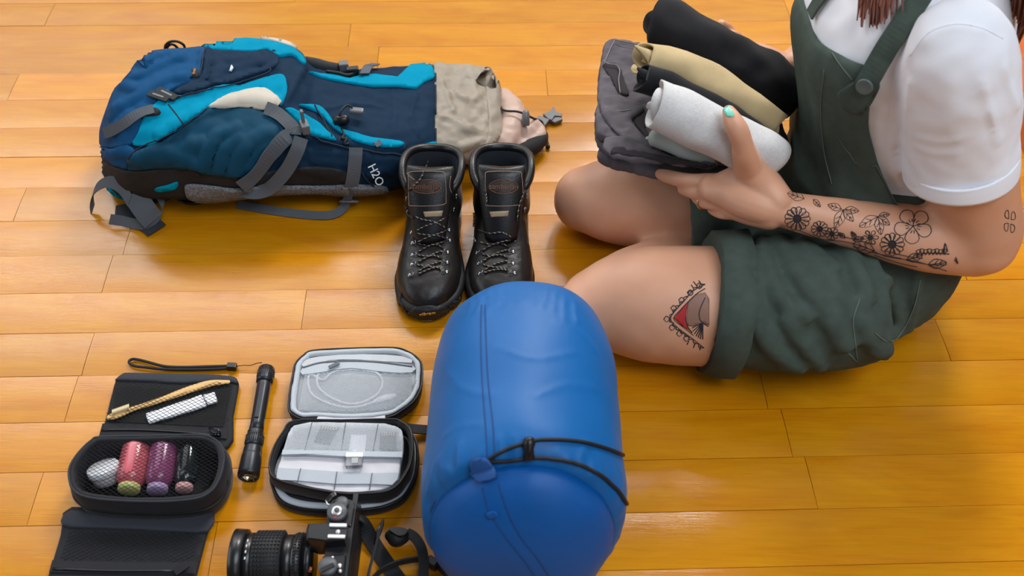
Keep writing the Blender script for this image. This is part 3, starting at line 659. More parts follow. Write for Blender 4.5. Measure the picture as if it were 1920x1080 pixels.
# ================================================================== SLEEPING BAG in its blue stuff sack
M_BLUE = mat('blue_nylon', (0, 88, 152), .5, spec=.35, var=.05, vs=10, bump=.12, bs=500, sheen=.05)
M_BLUE2 = mat('blue_nylon_cap', (0, 80, 152), .5, spec=.35, var=.05, vs=10, bump=.12, bs=500)
M_BLUED = mat('blue_seam', (4, 62, 122), .7)
M_CORD = mat('black_cord', (18, 19, 22), .6, bump=.4, bs=1800)
M_PLAS = mat('black_plastic', (20, 20, 22), .35)
def sack():
    t = thing('sleeping_bag', 'rolled sleeping bag in a blue nylon stuff sack with black drawcord', 'sleeping bag', P(985, 800, 0))
    # axis runs from the far end towards the viewer; sections (px centre, py centre, z, radius px)
    far = P(985, 640, .115); near = P(980, 960, .122)
    st = [(982, 600, .116, 66), (983, 606, .117, 108), (984, 620, .118, 136), (985, 650, .119, 155), (985, 692, .12, 168), (983, 760, .122, 177), (981, 840, .123, 185), (980, 900, .125, 191), (980, 945, .126, 194), (980, 980, .125, 190), (980, 1000, .124, 175)]
    pts = []
    for px, py, z, r in st:
        v = P(px, py, z); pts.append((*v, r/S(v)))
    q = cr(pts, 6); n = 72; path, fr = frames([a[:3] for a in q]); rings = []
    ax = (near-far).normalized(); sd = Vector((0, 0, 1)).cross(ax).normalized(); up = ax.cross(sd)
    if up.z < 0: up = -up
    m = len(path); NC = 9
    def rim(u): return math.exp(-((u-.93)/.07)**2)
    for i, (p, a) in enumerate(zip(path, q)):
        u = i/(m-1); ring = []
        for j in range(n):
            th = 2*math.pi*j/n; r = a[3]
            r *= 1+.012*math.sin(th*23+3*math.sin(th*3))*(rim(u)+.5*math.exp(-(u/.12)**2))+.010*math.sin(2*th+u*6)+.006*math.sin(5*th+u*9)
            v = p+sd*(r*math.cos(th))+up*(r*math.sin(th))-ax*(.22*r*math.sin(th)*max(0, (u-.45)/.55)); v.z = max(v.z, .001+.004*abs(math.sin(th*7))*rim(u)); ring.append(v)
        rings.append(ring)
    vf = loft(rings, True); vf = displace(vf, lambda p, nn: .003*fbm(p, 9, 2)); tr0 = bvh(vf); wr = []
    rw = random.Random(11)
    for k in range(26):
        x = 800+k*14.5; yb = 950-66*math.sqrt(max(0, 1-((x-985)/200)**2)); L = rw.uniform(25, 70); r_ = rw.uniform(.002, .0042)
        wr.append(drape_line([(x, yb), (x+rw.uniform(-6, 6), yb-L*.5), (x+rw.uniform(-14, 14), yb-L)], tr0, [r_, r_*.9, r_*.6, r_*.2] and r_, -r_*.45, 4, 8, 1))
    for k in range(12):
        x = 880+k*18; yb = 530+.0022*(x-975)**2+6; r_ = rw.uniform(.002, .004)
        wr.append(drape_line([(x, yb), (x+rw.uniform(-5, 5), yb+22), (x+rw.uniform(-10, 10), yb+rw.uniform(30, 55))], tr0, r_, -r_*.5, 4, 8, 1))
    for pl in ([(840, 700), (870, 730), (930, 742)], [(930, 650), (1000, 672), (1080, 660)], [(1000, 745), (1060, 722), (1120, 730)], [(830, 820), (860, 800), (905, 796)], [(1040, 600), (1090, 625), (1120, 660)]):
        wr.append(drape_line(pl, tr0, .006, -.0045, 5, 8, 1))
    vf = remesh(join(vf, *wr), .0035, 4)
    body_ = part('sack_body', vf, M_BLUE, t)
    # near end disc, slightly domed
    R = q[-1][3]; c = path[-1]; rr = []
    for k, (d, f_) in enumerate(((-.004, 1.0), (.010, .975), (.022, .90), (.033, .75), (.041, .5), (.045, .25), (.046, .03))):
        rr.append([c+ax*(d-.22*R*f_*math.sin(2*math.pi*j/n))+sd*(R*f_*math.cos(2*math.pi*j/n))+up*(R*f_*math.sin(2*math.pi*j/n)) for j in range(n)])
    rr = [[Vector((v.x, v.y, max(v.z, .001))) for v in r] for r in rr]
    cap = displace(loft(rr, True), lambda p, nn: .003*fbm(p, 14, 2)); part('end_panel', cap, M_BLUE2, t)
    tr = bvh(join(vf, cap))
    part('end_seam', tube([rr[0][j]+(rr[0][j]-c).normalized()*.0012-ax*.001 for j in range(n)], .0011, 6, closed=True), M_BLUED, t)
    for dx in (0, 14):
        part('side_seam', drape_line([(903+dx*.5, 572), (902+dx*.7, 640), (905+dx*.8, 720), (911+dx, 800), (914+dx*1.1, 868)], tr, .0009, .0003), M_BLUED, t)
    for pl in ([(905, 915), (918, 960), (950, 1010), (990, 1060), (1010, 1095)], [(935, 905), (950, 955), (975, 1005), (1010, 1050), (1035, 1090)]):
        part('cap_seam', drape_line(pl, tr, .0008, .0003), M_BLUED, t)
    part('zip_tab', drape([(912, 962), (928, 958), (934, 968), (918, 972)], tr, .002, 4, 3), M_BLUE2, t)
    tab = drape([(885, 868), (905, 858), (922, 866), (933, 892), (925, 900), (898, 904), (888, 886)], tr, .009, 4, 3); part('cord_tab', tab, M_BLUED, t)
    for pl in ([(912, 864), (945, 845), (990, 830), (1020, 825), (1080, 828), (1130, 840), (1166, 854)], [(912, 866), (950, 864), (1010, 858), (1070, 866), (1120, 888), (1155, 918), (1173, 945)]):
        part('drawcord', drape_line(pl, tr, .0023, .0018, flat=1), M_CORD, t)
    h0, n0 = hit(tr, 992, 842, .004)
    part('cord_lock', lathe(h0-UP*.012, UP, [(0, .003), (.001, .006), (.012, .0052), (.018, .007), (.024, .005), (.025, .002)], 12), M_PLAS, t)
sack()
# ================================================================== HIKING BOOTS
M_LEA = mat('black_brown_leather', (31, 27, 26), .40, spec=.45, var=.18, vs=35, bump=.25, bs=260)
M_LEAB = mat('black_soft_leather', (18, 18, 20), .38, spec=.5, bump=.3, bs=300)
M_LINE = mat('boot_lining', (30, 36, 44), .9, bump=.5, bs=700)
M_RUB = mat('black_rubber', (26, 26, 27), .55, bump=.25, bs=300)
M_STEEL = mat('gunmetal', (150, 152, 155), .3, 1.0)
M_STITCH = mat('pale_stitch', (150, 120, 104), .8)
M_TAN = mat('tan_tab', (150, 130, 104), .7)
M_YEL = mat('yellow_print', (226, 158, 20), .5)
M_RUST = mat('rust_print', (112, 72, 48), .5)
M_LACE = mat('speckled_lace', (30, 28, 28), .7, rgb2=(46, 40, 36), vs=300)
M_LACEF = mat('lace_fleck', (190, 170, 148), .8)
M_BROWNP = mat('brown_badge', (52, 36, 30), .5)
def boot(label, toe, hdg, D, mirror, text):
    t = thing('hiking_boot', label, 'boot', toe, 'pair of hiking boots')
    bk = Vector((math.sin(hdg), math.cos(hdg), 0)); rt = Vector((math.cos(hdg), -math.sin(hdg), 0)); zz = Vector((0, 0, 1)); toe = Vector(toe)
    W = lambda x, y, z: toe+rt*x*mirror*1.11+bk*y+zz*(z if z < .06 else .06+(z-.06)*.79)
    # plan outline of the sole: y, half width inner, outer
    pl = [(0, .001, .001), (.004, .017, .016), (.014, .029, .028), (.035, .040, .042), (.065, .0455, .0485), (.09, .044, .0475), (.125, .037, .041), (.16, .033, .036), (.20, .034, .036), (.235, .033, .034), (.253, .025, .025), (.262, .010, .010), (.264, .001, .001)]
    pl = [tuple(a) for a in cr(pl, 4)]
    outl = [(b, y) for y, a, b in pl]+[(-a, y) for y, a, b in pl[::-1]]
    def ring(z, s, lug=0.0, toe_lift=0):
        cx, cy = 0, .13; r = []
        for k, (x, y) in enumerate(outl):
            q = s-(lug if (k//3) % 2 else 0)
            L = math.hypot(x-cx, y-cy); r.append(W(x+(x-cx)/max(L, .01)*q, y+(y-cy)/max(L, .01)*q, z+toe_lift*max(0, (.05-y)/.05)**2))
        return r
    lift = .006
    part('outsole', loft([ring(0, -.002, .004, lift), ring(.004, .001, .004, lift), ring(.011, .001, .003, lift), ring(.012, -.001, 0, lift)]), M_RUB, t, False)
    part('midsole', loft([ring(.011, -.002, 0, lift), ring(.014, .0015, 0, lift), ring(.022, .001, 0, lift), ring(.025, -.004, 0, lift)]), M_RUB, t)
    # foot: cross sections from toe to heel
    secs = [(.006, .010, .036), (.012, .020, .043), (.025, .031, .051), (.045, .040, .057), (.07, .044, .061), (.095, .043, .067), (.12, .040, .079), (.15, .0385, .094), (.18, .0385, .10), (.21, .0375, .10), (.235, .034, .098), (.25, .026, .09), (.257, .012, .07)]
    secs = cr(secs, 4); R = []
    for y, w, h in secs:
        r = []
        for j in range(32):
            a = 2*math.pi*j/32; c, s_ = math.cos(a), math.sin(a)
            e = .75; x = w*math.copysign(abs(c)**e, c); zc = .024; z = zc+((h-zc)*math.copysign(abs(s_)**.8, s_) if s_ > 0 else .008*s_)
            r.append(W(x, y, z))
        R.append(r)
    foot = loft(R)
    # shaft: C-shaped wall open at the front
    def wall(inner):
        rows = []
        for k in range(13):
            u = k/12; z = .06+u*.088; cy = .197+.004*u; ly = .058-.006*math.sin(u*3.1); lx = .041-.004*math.sin(u*2.6)+.004*u
            gap = .42+.38*u
            r = []
            for j in range(41):
                v = j/40; th = -math.pi/2+gap+v*(2*math.pi-2*gap); c, s_ = math.cos(th), math.sin(th)
                e = .86; d = .0055 if inner else 0
                top = 0
                if u > .6:
                    top = (u-.6)/.4*(-.012*max(0, s_)**2+.004*(1-abs(s_))-.014*max(0, -s_))
                r.append(W((lx-d)*math.copysign(abs(c)**e, c), cy+(ly-d)*math.copysign(abs(s_)**e, s_), z+top))
            rows.append(r)
        return rows
    wo, wi = wall(False), wall(True)
    V = []; F = []
    for rows in (wo, wi): V += [p for r in rows for p in r]
    nr, nc = 13, 41; o2 = nr*nc
    for i in range(nr-1):
        for j in range(nc-1):
            F.append((i*nc+j, i*nc+j+1, (i+1)*nc+j+1, (i+1)*nc+j)); F.append((o2+i*nc+j, o2+(i+1)*nc+j, o2+(i+1)*nc+j+1, o2+i*nc+j+1))
    for j in range(nc-1):
        for i in (0, nr-1): F.append((i*nc+j, i*nc+j+1, o2+i*nc+j+1, o2+i*nc+j))
    for i in range(nr-1):
        for j in (0, nc-1): F.append((i*nc+j, (i+1)*nc+j, o2+(i+1)*nc+j, o2+i*nc+j))
    upper = remesh(join(foot, (V, F)), .0022, 4)
    upper = displace(upper, lambda p, n: .0006*fbm(p, 60, 2))
    part('upper', upper, M_LEA, t)
    # lining: inner wall sheet, a little proud of the leather
    L = [[q+(W(0, .2, q.z)-q).normalized().xy.to_3d()*.0012 for q in r] for r in wi[4:]]
    nn = len(L[0]); part('lining', ([p for r in L for p in r], [(i*nn+j, i*nn+j+1, (i+1)*nn+j+1, (i+1)*nn+j) for i in range(len(L)-1) for j in range(nn-1)]), M_LINE, t)
    part('insole', loft([[W(.03*math.cos(a), .195+.045*math.sin(a), z) for a in [2*math.pi*k/20 for k in range(20)]] for z in (.1, .103)]), M_LINE, t)
    # padded collar along the top edge and down the front edges
    edge = [(wo[i][0]+wi[i][0])/2 for i in range(4, 12)]+[(wo[-1][j]+wi[-1][j])/2 for j in range(nc)]+[(wo[i][-1]+wi[i][-1])/2 for i in range(11, 3, -1)]
    rad = [.0035]*3+[.0045]*5+[.0062]*nc+[.0045]*5+[.0035]*3
    part('padded_collar', tube(edge, rad, 10, 1.1, True, True), M_LEAB, t)
    # tongue: thick curved plate
    T = []
    for k in range(12):
        u = k/11; y = .098+.056*u+.014*u*u; z = .071+.108*u; w = .022+.0125*u; ring_ = []
        if k == 11: w *= .9
        for j in range(24):
            a = 2*math.pi*j/24; x = w*math.copysign(abs(math.cos(a))**.6, math.cos(a)); th = (.0055 if k < 11 else .0035)*math.copysign(abs(math.sin(a))**.7, math.sin(a))
            bow = .010*(x/w)**2
            ring_.append(W(x, y+bow-th*.9, z-.002*(x/w)**2+th*.45))
        T.append(ring_)
    tong = loft(T); tg = part('tongue', tong, M_LEAB, t)
    tu = bvh(upper); tt = bvh(tong); ta = bvh(join(upper, tong))
    # ---- stitched badge panel on the tongue
    X, Y = D['badge']
    pan = [(X-34, Y-22), (X-28, Y-28), (X+26, Y-28), (X+34, Y-20), (X+36, Y+20), (X+30, Y+34), (X-26, Y+36), (X-33, Y+28)]
    part('badge_stitching', drape_line(pan+pan[:1], tt, .0006, .0004, 3), M_STITCH, tg)
    ell = [(X+27*math.cos(a), Y+13*math.sin(a)) for a in [2*math.pi*k/16 for k in range(16)]]
    bd = part('badge', drape(ell, tt, .0008, 4, 2), M_BROWNP, tg)
    part('badge_border', drape_line(ell+ell[:1], tt, .0006, .0009, 2), M_RUST, tg)
    h, n = hit(tt, X, Y, .0014)
    fwd = -bk; nx = (rt-n*rt.dot(n)).normalized(); ny = n.cross(nx)
    part('badge_lettering', place(text_mesh(text, .0105, .0002), h, nx, ny), M_RUST, tg, False)
    X, Y = D['tab']
    part('tongue_tab', drape([(X-18, Y-3), (X+18, Y-5), (X+16, Y+5), (X-15, Y+7)], ta, .0012, 4, 0), M_TAN, tg)
    # ---- toe bumper and lettering
    X, Y = D['toe']
    tb = bvh(join(upper, loft([ring(0, -.002, 0, lift), ring(.004, .001, 0, lift), ring(.022, .0015, 0, lift), ring(.025, -.004, 0, lift)])))
    bump_px = D['bumper']
    bu = drape(bump_px, tb, .0016, 5, 3, .002); bo = part('toe_bumper', bu, M_RUB, t)
    if D.get('mark'):
        h, n = hit(bvh(bu), X, Y, .0006); nx = (rt-n*rt.dot(n)).normalized(); part('sole_lettering', place(text_mesh('vibram', .0088, .0003, .2), h, nx, n.cross(nx)), M_YEL, bo, False)
        part('toe_mark', drape([(X-10, Y+15), (X-4, Y+11), (X+4, Y+11), (X+10, Y+15), (X+8, Y+17), (X-8, Y+17)], tb, .0022, 3, 0), M_TAN, t)
    # ---- lace hardware
    for pts in (D['hl'], D['hr']):
        for x, y in pts:
            h = hit(tu, x, y, 0)
            if not h: continue
            c, n = h; hk = part('lace_hook', join(lathe(c-n*.001, n, [(0, .0034), (.0012, .0036), (.0022, .003), (.0028, .0012)], 12), ), M_STEEL, t)
            inw = (W(0, .1, 0)-toe).normalized(); sgn = 1 if pts is D['hl'] else -1
            s_ = rt*sgn; s_ = (s_-n*s_.dot(n)).normalized(); b_ = n.cross(s_)
            part('hook_loop', tube([c+n*.0018+s_*.002+b_*.0022, c+n*.003+s_*.0065+b_*.0024, c+n*.0038+s_*.0075, c+n*.003+s_*.0065-b_*.0024, c+n*.0018+s_*.002-b_*.0022], .0007, 6), M_STEEL, hk)
    def lace(px, off=.0022, r=.0014):
        q = cr(px, 5); ref = ref_depth(ta, [tuple(a) for a in q]); path = [hit_or_near(ta, a[0], a[1], off, ref)[0] for a in q]
        # keep the lace bridging, not following every dip
        path = [sum((path[j] for j in range(max(0, i-2), min(len(path), i+3))), Vector())/len(path[max(0, i-2):i+3]) for i in range(len(path))]
        lo = part('lace', tube(path, r, 8, 1), M_LACE, t)
        fl = []
        acc = 0
        for i in range(len(path)-1):
            acc += (path[i+1]-path[i]).length
            if acc > .0045:
                acc = 0; tn = (path[i+1]-path[i]).normalized(); v = (EYE-path[i]).normalized(); s_ = tn.cross(v).normalized(); c = path[i]+v*r*.82
                fl.append(tube([c-tn*.0016-s_*r*.5, c+tn*.0016+s_*r*.5], .00045, 5))
        if fl: part('lace_fleck', join(*fl), M_LACEF, lo)
    for px in D['laces']: lace(px)
    for px in D.get('stitch', []): part('stitching', drape_line(px, ta, .0005, .0003), M_STITCH, t)
HL1 = [(771, 436), (773, 456), (773, 478), (772, 496), (768, 516), (764, 396), (762, 372)]; HR1 = [(852, 392), (856, 366), (843, 432), (844, 451), (840, 473), (839, 492), (838, 510)]
DL = dict(badge=(800, 350), tab=(812, 400), toe=(801, 588), mark=True,
          bumper=[(738, 552), (744, 572), (762, 586), (778, 576), (800, 572), (828, 574), (852, 580), (862, 556), (863, 576), (850, 596), (815, 606), (785, 604), (755, 590), (740, 570)],
          hl=HL1, hr=HR1,
          laces=[[(780, 517), (800, 508), (820, 502), (828, 508)], [(778, 497), (796, 500), (815, 502), (828, 505)], [(780, 513), (800, 500), (818, 494), (830, 490)], [(779, 478), (798, 482), (815, 480), (832, 488)], [(780, 494), (800, 484), (820, 474), (832, 472)],
                 [(779, 456), (800, 461), (818, 458), (834, 470)], [(780, 476), (800, 464), (820, 456), (836, 450)], [(779, 436), (800, 440), (822, 441), (838, 450)], [(780, 456), (802, 444), (820, 438), (838, 430)], [(776, 404), (795, 412), (815, 415), (838, 430)], [(779, 434), (800, 422), (820, 416), (846, 400)],
                 [(762, 384), (760, 395), (768, 404), (778, 410)], [(760, 372), (772, 352), (786, 340), (795, 322), (800, 306), (802, 298)]],
          stitch=[[(757, 318), (768, 330), (778, 338)], [(845, 330), (843, 350), (848, 365)]])
DR = dict(badge=(944, 350), tab=(936, 400), toe=(940, 588),
          bumper=[(878, 560), (882, 574), (900, 578), (920, 574), (940, 572), (970, 574), (996, 572), (1000, 560), (1000, 580), (988, 596), (950, 604), (915, 602), (890, 590)],
          hl=[(880, 394), (878, 368), (887, 426), (890, 452), (894, 474), (897, 494), (899, 513)], hr=[(984, 392), (988, 366), (969, 426), (965, 450), (962, 472), (962, 494), (965, 512)],
          laces=[[(904, 514), (922, 508), (942, 506), (955, 510)], [(902, 495), (920, 502), (940, 503), (955, 506)], [(905, 511), (924, 498), (942, 492), (954, 490)], [(900, 475), (920, 482), (940, 478), (955, 488)], [(902, 494), (922, 480), (942, 472), (956, 469)],
                 [(896, 453), (920, 460), (940, 456), (958, 468)], [(900, 474), (922, 460), (942, 452), (960, 449)], [(892, 430), (920, 438), (940, 434), (962, 447)], [(872, 398), (880, 412), (890, 428)], [(985, 352), (976, 372), (970, 395), (968, 420)], [(868, 395), (874, 380), (872, 360)]],
          stitch=[[(880, 320), (890, 335), (895, 350)], [(990, 330), (985, 350), (988, 370)]])
boot('black brown leather hiking boot standing left of its pair, nearest the backpack strap', P(798, 606, 0), math.radians(.6), DL, 1, 'zamberlan')
boot('black brown leather hiking boot standing right of its pair, partly behind the blue sack', P(938, 604, 0), math.radians(-.8), DR, -1, 'zamberlan')
# ================================================================== BACKPACK lying on the floor
M_SLATE = mat('slate_navy_nylon', (14, 40, 62), .75, spec=.15, var=.08, vs=40, bump=.3, bs=1300)
M_NAVY = mat('navy_blue_nylon', (10, 68, 110), .75, spec=.15, var=.08, vs=40, bump=.3, bs=1300)
M_PETROL = mat('petrol_nylon', (4, 60, 84), .65, spec=.2, var=.08, vs=30, bump=.25, bs=1100)
M_TEAL = mat('turquoise_nylon', (0, 130, 162), .8, spec=.06, var=.06, vs=30, bump=.25, bs=1200)
M_CREAM = mat('cream_patch', (186, 178, 164), .8, bump=.25, bs=1200)
M_TAUPE = mat('taupe_nylon', (146, 136, 122), .55, spec=.35, var=.08, vs=30, bump=.25, bs=1000)
M_PINK = mat('pinkish_coating', (184, 156, 142), .45, spec=.4, var=.06, vs=30)
M_WEB = mat('grey_webbing', (84, 88, 94), .75, spec=.3, bump=.6, bs=1500)
M_WEBD = mat('dark_webbing', (48, 50, 54), .75, spec=.3, bump=.6, bs=1500)
M_BLKF = mat('black_mesh_fabric', (24, 25, 28), .8, bump=.4, bs=900)
M_MESHG = mat('grey_air_mesh', (126, 130, 134), .8, rgb2=(76, 78, 82), vs=330, bump=.8, bs=330)
M_BUCK = mat('grey_plastic', (98, 100, 104), .35)
M_WHITE = mat('white_print', (226, 228, 230), .6)
M_PSEAM = mat('pack_seam', (20, 30, 48), .8)
def col_x(px, y, z):
    n = ray(px, 0).cross(ray(px, 1080)); return EYE.x-(n.y*(y-EYE.y)+n.z*(z-EYE.z))/n.x
def column_ring(px, yt, yb, th, z0=.001, e=.72, n=40):
    """upright section of the lying pack at one place along its length, resting on the floor"""
    b = th/2; zc = z0+b
    def ring(yc, a):
        out = []
        for j in range(n):
            t = 2*math.pi*j/n; c, s = math.cos(t), math.sin(t)
            y = yc+a*math.copysign(abs(c)**e, c); z = zc+b*math.copysign(abs(s)**e, s); out.append(Vector((col_x(px, y, z), y, z)))
        return out
    def ext(yc, a):
        q = [Q(v)[1] for v in ring(yc, a)]; return np.array([min(q), max(q)])
    yc = (P(px, yb, 0).y+P(px, yt, th).y)/2; a = max(.02, (P(px, yt, th).y-P(px, yb, 0).y)/2); tgt = np.array([yt, yb])
    for _ in range(12):
        f0 = ext(yc, a); J = np.array([(ext(yc+.001, a)-f0)/.001, (ext(yc, a+.001)-f0)/.001]).T
        d = np.linalg.solve(J, tgt-f0); yc += float(np.clip(d[0], -.05, .05)); a = max(.008, a+float(np.clip(d[1], -.05, .05)))
    return ring(yc, a)
def pack():
    t = thing('backpack', 'blue and turquoise hiking backpack with grey drawstring hood lying on the floor', 'backpack', P(520, 300, 0))
    st = [(187, 262, 296, .05), (192, 238, 325, .09), (202, 205, 350, .125), (220, 168, 368, .15), (250, 128, 374, .165), (285, 100, 374, .172), (350, 90, 374, .172), (430, 78, 374, .172), (495, 74, 366, .172), (540, 84, 363, .168), (568, 102, 363, .155), (590, 128, 363, .138), (640, 133, 363, .128), (700, 130, 363, .122), (760, 122, 350, .115), (800, 119, 332, .108), (818, 118, 322, .10)]
    st = [tuple(a) for a in cr(st, 3)]
    base = remesh(loft([column_ring(*a) for a in st]), .004, 4)
    tb = bvh(base); F = []
    for pl, r in (([(240, 150), (270, 140), (310, 120), (350, 112)], .012), ([(220, 210), (255, 190), (285, 165), (320, 150), (360, 148)], .014), ([(205, 260), (225, 235), (255, 215)], .010), ([(385, 95), (382, 125), (372, 155), (350, 172)], .010), ([(400, 102), (440, 118), (480, 112), (515, 100)], .008), ([(330, 182), (380, 172), (430, 160), (480, 146), (520, 128)], .010),
                  ([(300, 262), (350, 228), (400, 204), (460, 190), (520, 196)], .014), ([(250, 300), (300, 285), (350, 295), (378, 320)], .012), ([(378, 322), (390, 285), (410, 255), (450, 240)], .011), ([(440, 325), (450, 290), (480, 262), (520, 250)], .012), ([(560, 255), (600, 262), (660, 272), (720, 276), (760, 280)], .012), ([(580, 300), (640, 305), (700, 300), (750, 310)], .009), ([(690, 330), (720, 318), (750, 325)], .010),
                  ([(530, 200), (550, 160), (570, 122)], .009), ([(232, 160), (262, 168), (300, 150)], .011), ([(210, 225), (240, 200), (262, 188)], .010), ([(260, 120), (300, 108), (345, 100)], .009), ([(292, 150), (325, 138), (365, 132)], .010), ([(400, 140), (440, 132), (500, 120)], .009), ([(405, 112), (415, 135), (400, 155)], .008), ([(470, 105), (490, 118), (510, 112)], .007), ([(300, 300), (340, 280), (365, 265)], .010), ([(340, 312), (355, 285), (385, 262)], .009), ([(410, 322), (425, 280), (455, 258)], .010), ([(465, 318), (485, 285), (520, 268)], .009), ([(270, 300), (320, 296), (350, 308)], .008), ([(575, 285), (630, 290), (690, 288)], .009), ([(560, 312), (600, 320), (640, 318)], .008), ([(700, 305), (740, 298), (760, 305)], .009), ([(610, 205), (660, 195), (720, 200)], .006), ([(735, 165), (740, 210), (735, 255)], .005), ([(780, 175), (770, 220), (785, 255)], .005), ([(205, 290), (240, 285), (270, 300)], .010)):
        F.append(drape_line(pl, tb, r, -r*.3, 5, 8, 1))
    base = displace(remesh(join(base, *F), .0034, 3), lambda p, n: .0035*fbm(p, 16, 3)+.0008*fbm(p+Vector((3, 1, 2)), 40, 2))
    part('main_body', base, M_SLATE, t, label='slate navy nylon main compartment')
    tb = bvh(base)
    def pn(name, px, m, off=.002, per=3, step=7, label=None):
        if name.startswith('lid') or name == 'lid_band':
            cx_ = sum(p[0] for p in px)/len(px); cy_ = sum(p[1] for p in px)/len(px); px = [(cx_+(x-cx_)*.975, cy_+(y-cy_)*.965) for x, y in px]
        return part(name, drape(px, tb, off+.0016, 5, per), m, t, label=label)
    pn('lid_panel', [(188, 262), (190, 240), (204, 198), (217, 167), (238, 147), (251, 126), (271, 101), (305, 93), (350, 90), (385, 88), (386, 105), (379, 125), (374, 147), (345, 160), (322, 170), (300, 188), (278, 206), (270, 222), (262, 242), (250, 272), (225, 280), (205, 282), (190, 276)], M_NAVY)
    pn('lid_corner', [(188, 274), (210, 281), (240, 273), (254, 284), (244, 300), (240, 316), (222, 312), (205, 305), (189, 290)], M_NAVY)
    pn('lid_pocket', [(386, 90), (400, 97), (440, 98), (470, 100), (500, 95), (519, 98), (525, 118), (506, 133), (470, 145), (430, 158), (400, 161), (385, 168), (345, 178), (325, 177), (345, 162), (374, 149), (381, 122)], M_SLATE, .003)
    tl = pn('lid_band', [(372, 87), (400, 78), (440, 76), (467, 75), (500, 79), (540, 88), (564, 104), (573, 117), (571, 123), (550, 106), (522, 108), (502, 96), (470, 100), (430, 98), (400, 96)], M_TEAL, .0032)
    pn('lid_top_patch', [(488, 73), (515, 72), (540, 82), (556, 94), (535, 88), (510, 80)], M_CREAM, .004)
    pn('front_band', [(314, 172), (322, 178), (345, 180), (400, 166), (430, 160), (460, 160), (500, 148), (525, 143), (536, 152), (538, 172), (530, 195), (524, 198), (515, 185), (490, 170), (460, 178), (430, 190), (390, 205), (350, 230), (300, 262), (290, 272), (252, 273), (262, 250), (272, 222), (280, 208), (298, 193)], M_TEAL, .0035)
    pn('front_patch', [(392, 204), (420, 187), (455, 175), (490, 169), (507, 175), (521, 190), (522, 195), (497, 207), (460, 203), (430, 202)], M_CREAM, .005)
    pn('side_pocket', [(243, 317), (240, 300), (255, 288), (290, 274), (330, 247), (352, 232), (392, 207), (430, 203), (470, 207), (500, 215), (520, 230), (535, 242), (562, 256), (548, 266), (520, 284), (490, 305), (470, 324), (440, 330), (400, 326), (377, 322), (357, 315), (310, 313), (270, 315)], M_PETROL, .0035)
    pn('back_panel', [(194, 302), (238, 319), (310, 315), (357, 317), (377, 324), (423, 326), (455, 330), (520, 318), (600, 312), (650, 322), (660, 338), (600, 345), (500, 345), (440, 350), (390, 344), (352, 342), (345, 366), (290, 370), (240, 372), (205, 360), (192, 335)], M_BLKF, .002)
    pn('hip_belt_pad', [(347, 349), (352, 343), (390, 344), (440, 350), (500, 345), (600, 345), (650, 345), (716, 348), (722, 356), (650, 361), (600, 357), (517, 359), (470, 364), (417, 371), (377, 373), (353, 365)], M_MESHG, .006, label='grey padded mesh hip belt')
    pn('stripe', [(578, 136), (600, 141), (625, 142), (655, 150), (680, 143), (705, 142), (745, 147), (770, 124), (807, 120), (814, 140), (812, 148), (795, 155), (780, 167), (740, 163), (700, 164), (660, 158), (625, 152), (600, 146)], M_TEAL, .0022, 0)
    pn('stripe', [(560, 198), (585, 198), (605, 205), (635, 240), (665, 250), (700, 260), (750, 268), (755, 273), (735, 277), (695, 273), (660, 262), (625, 240), (600, 215), (575, 203)], M_TEAL, .0024)
    pn('stripe', [(535, 205), (550, 206), (575, 220), (600, 235), (625, 258), (628, 264), (600, 258), (580, 250), (565, 235), (545, 217)], M_TEAL, .0028)
    pn('stripe', [(786, 271), (815, 266), (815, 277), (792, 278)], M_TEAL, .0024, 0)
    for pl in ([(322, 179), (345, 181), (400, 167), (440, 159), (500, 139), (506, 130)], [(317, 200), (335, 222), (345, 235)], [(317, 196), (350, 178), (400, 168)], [(530, 232), (600, 262), (700, 285), (755, 290)], [(390, 206), (350, 232), (300, 262), (255, 286), (244, 300), (241, 316)], [(588, 200), (610, 235), (622, 258)], [(680, 320), (700, 345), (706, 355)], [(385, 90), (380, 122), (374, 148)]):
        part('piping', drape_line(pl, tb, .0012, .0052), M_PSEAM, t)
    part('hood_seam', drape_line([(816, 120), (816, 160), (816, 220), (816, 272)], tb, .0015, .001), M_PSEAM, t)
    # ---- grey drawstring hood
    hs = [(812, 118, 324, .10), (840, 118, 318, .092), (870, 119, 312, .082), (900, 122, 306, .07), (922, 130, 296, .06), (936, 158, 290, .05), (941, 185, 284, .04)]
    hood = remesh(loft([column_ring(*a) for a in [tuple(q) for q in cr(hs, 3)]]), .004, 3); th_ = bvh(hood); F = []
    for pl, r in (([(825, 150), (840, 180), (850, 210)], .008), ([(850, 170), (880, 190), (905, 170)], .009), ([(820, 215), (850, 225), (880, 250)], .009), ([(870, 230), (895, 245), (925, 250)], .010), ([(860, 280), (890, 268), (915, 262)], .010), ([(915, 130), (925, 160), (930, 190)], .008), ([(860, 130), (885, 150), (890, 175)], .008), ([(905, 245), (912, 225), (930, 215)], .008), ([(930, 255), (915, 270), (900, 285)], .009)):
        F.append(drape_line(pl, th_, r, -r*.3, 5, 8, 1))
    hood = displace(remesh(join(hood, *F), .0034, 3), lambda p, n: .004*fbm(p, 24, 3))
    part('hood', hood, M_TAUPE, t, label='taupe grey drawstring hood'); th_ = bvh(hood)
    part('hood_channel', drape([(911, 124), (922, 127), (932, 148), (938, 172), (944, 200), (947, 225), (944, 246), (930, 262), (915, 275), (905, 276), (913, 262), (916, 235), (914, 200), (910, 160)], th_, .003, 5, 3), M_TAUPE, t)
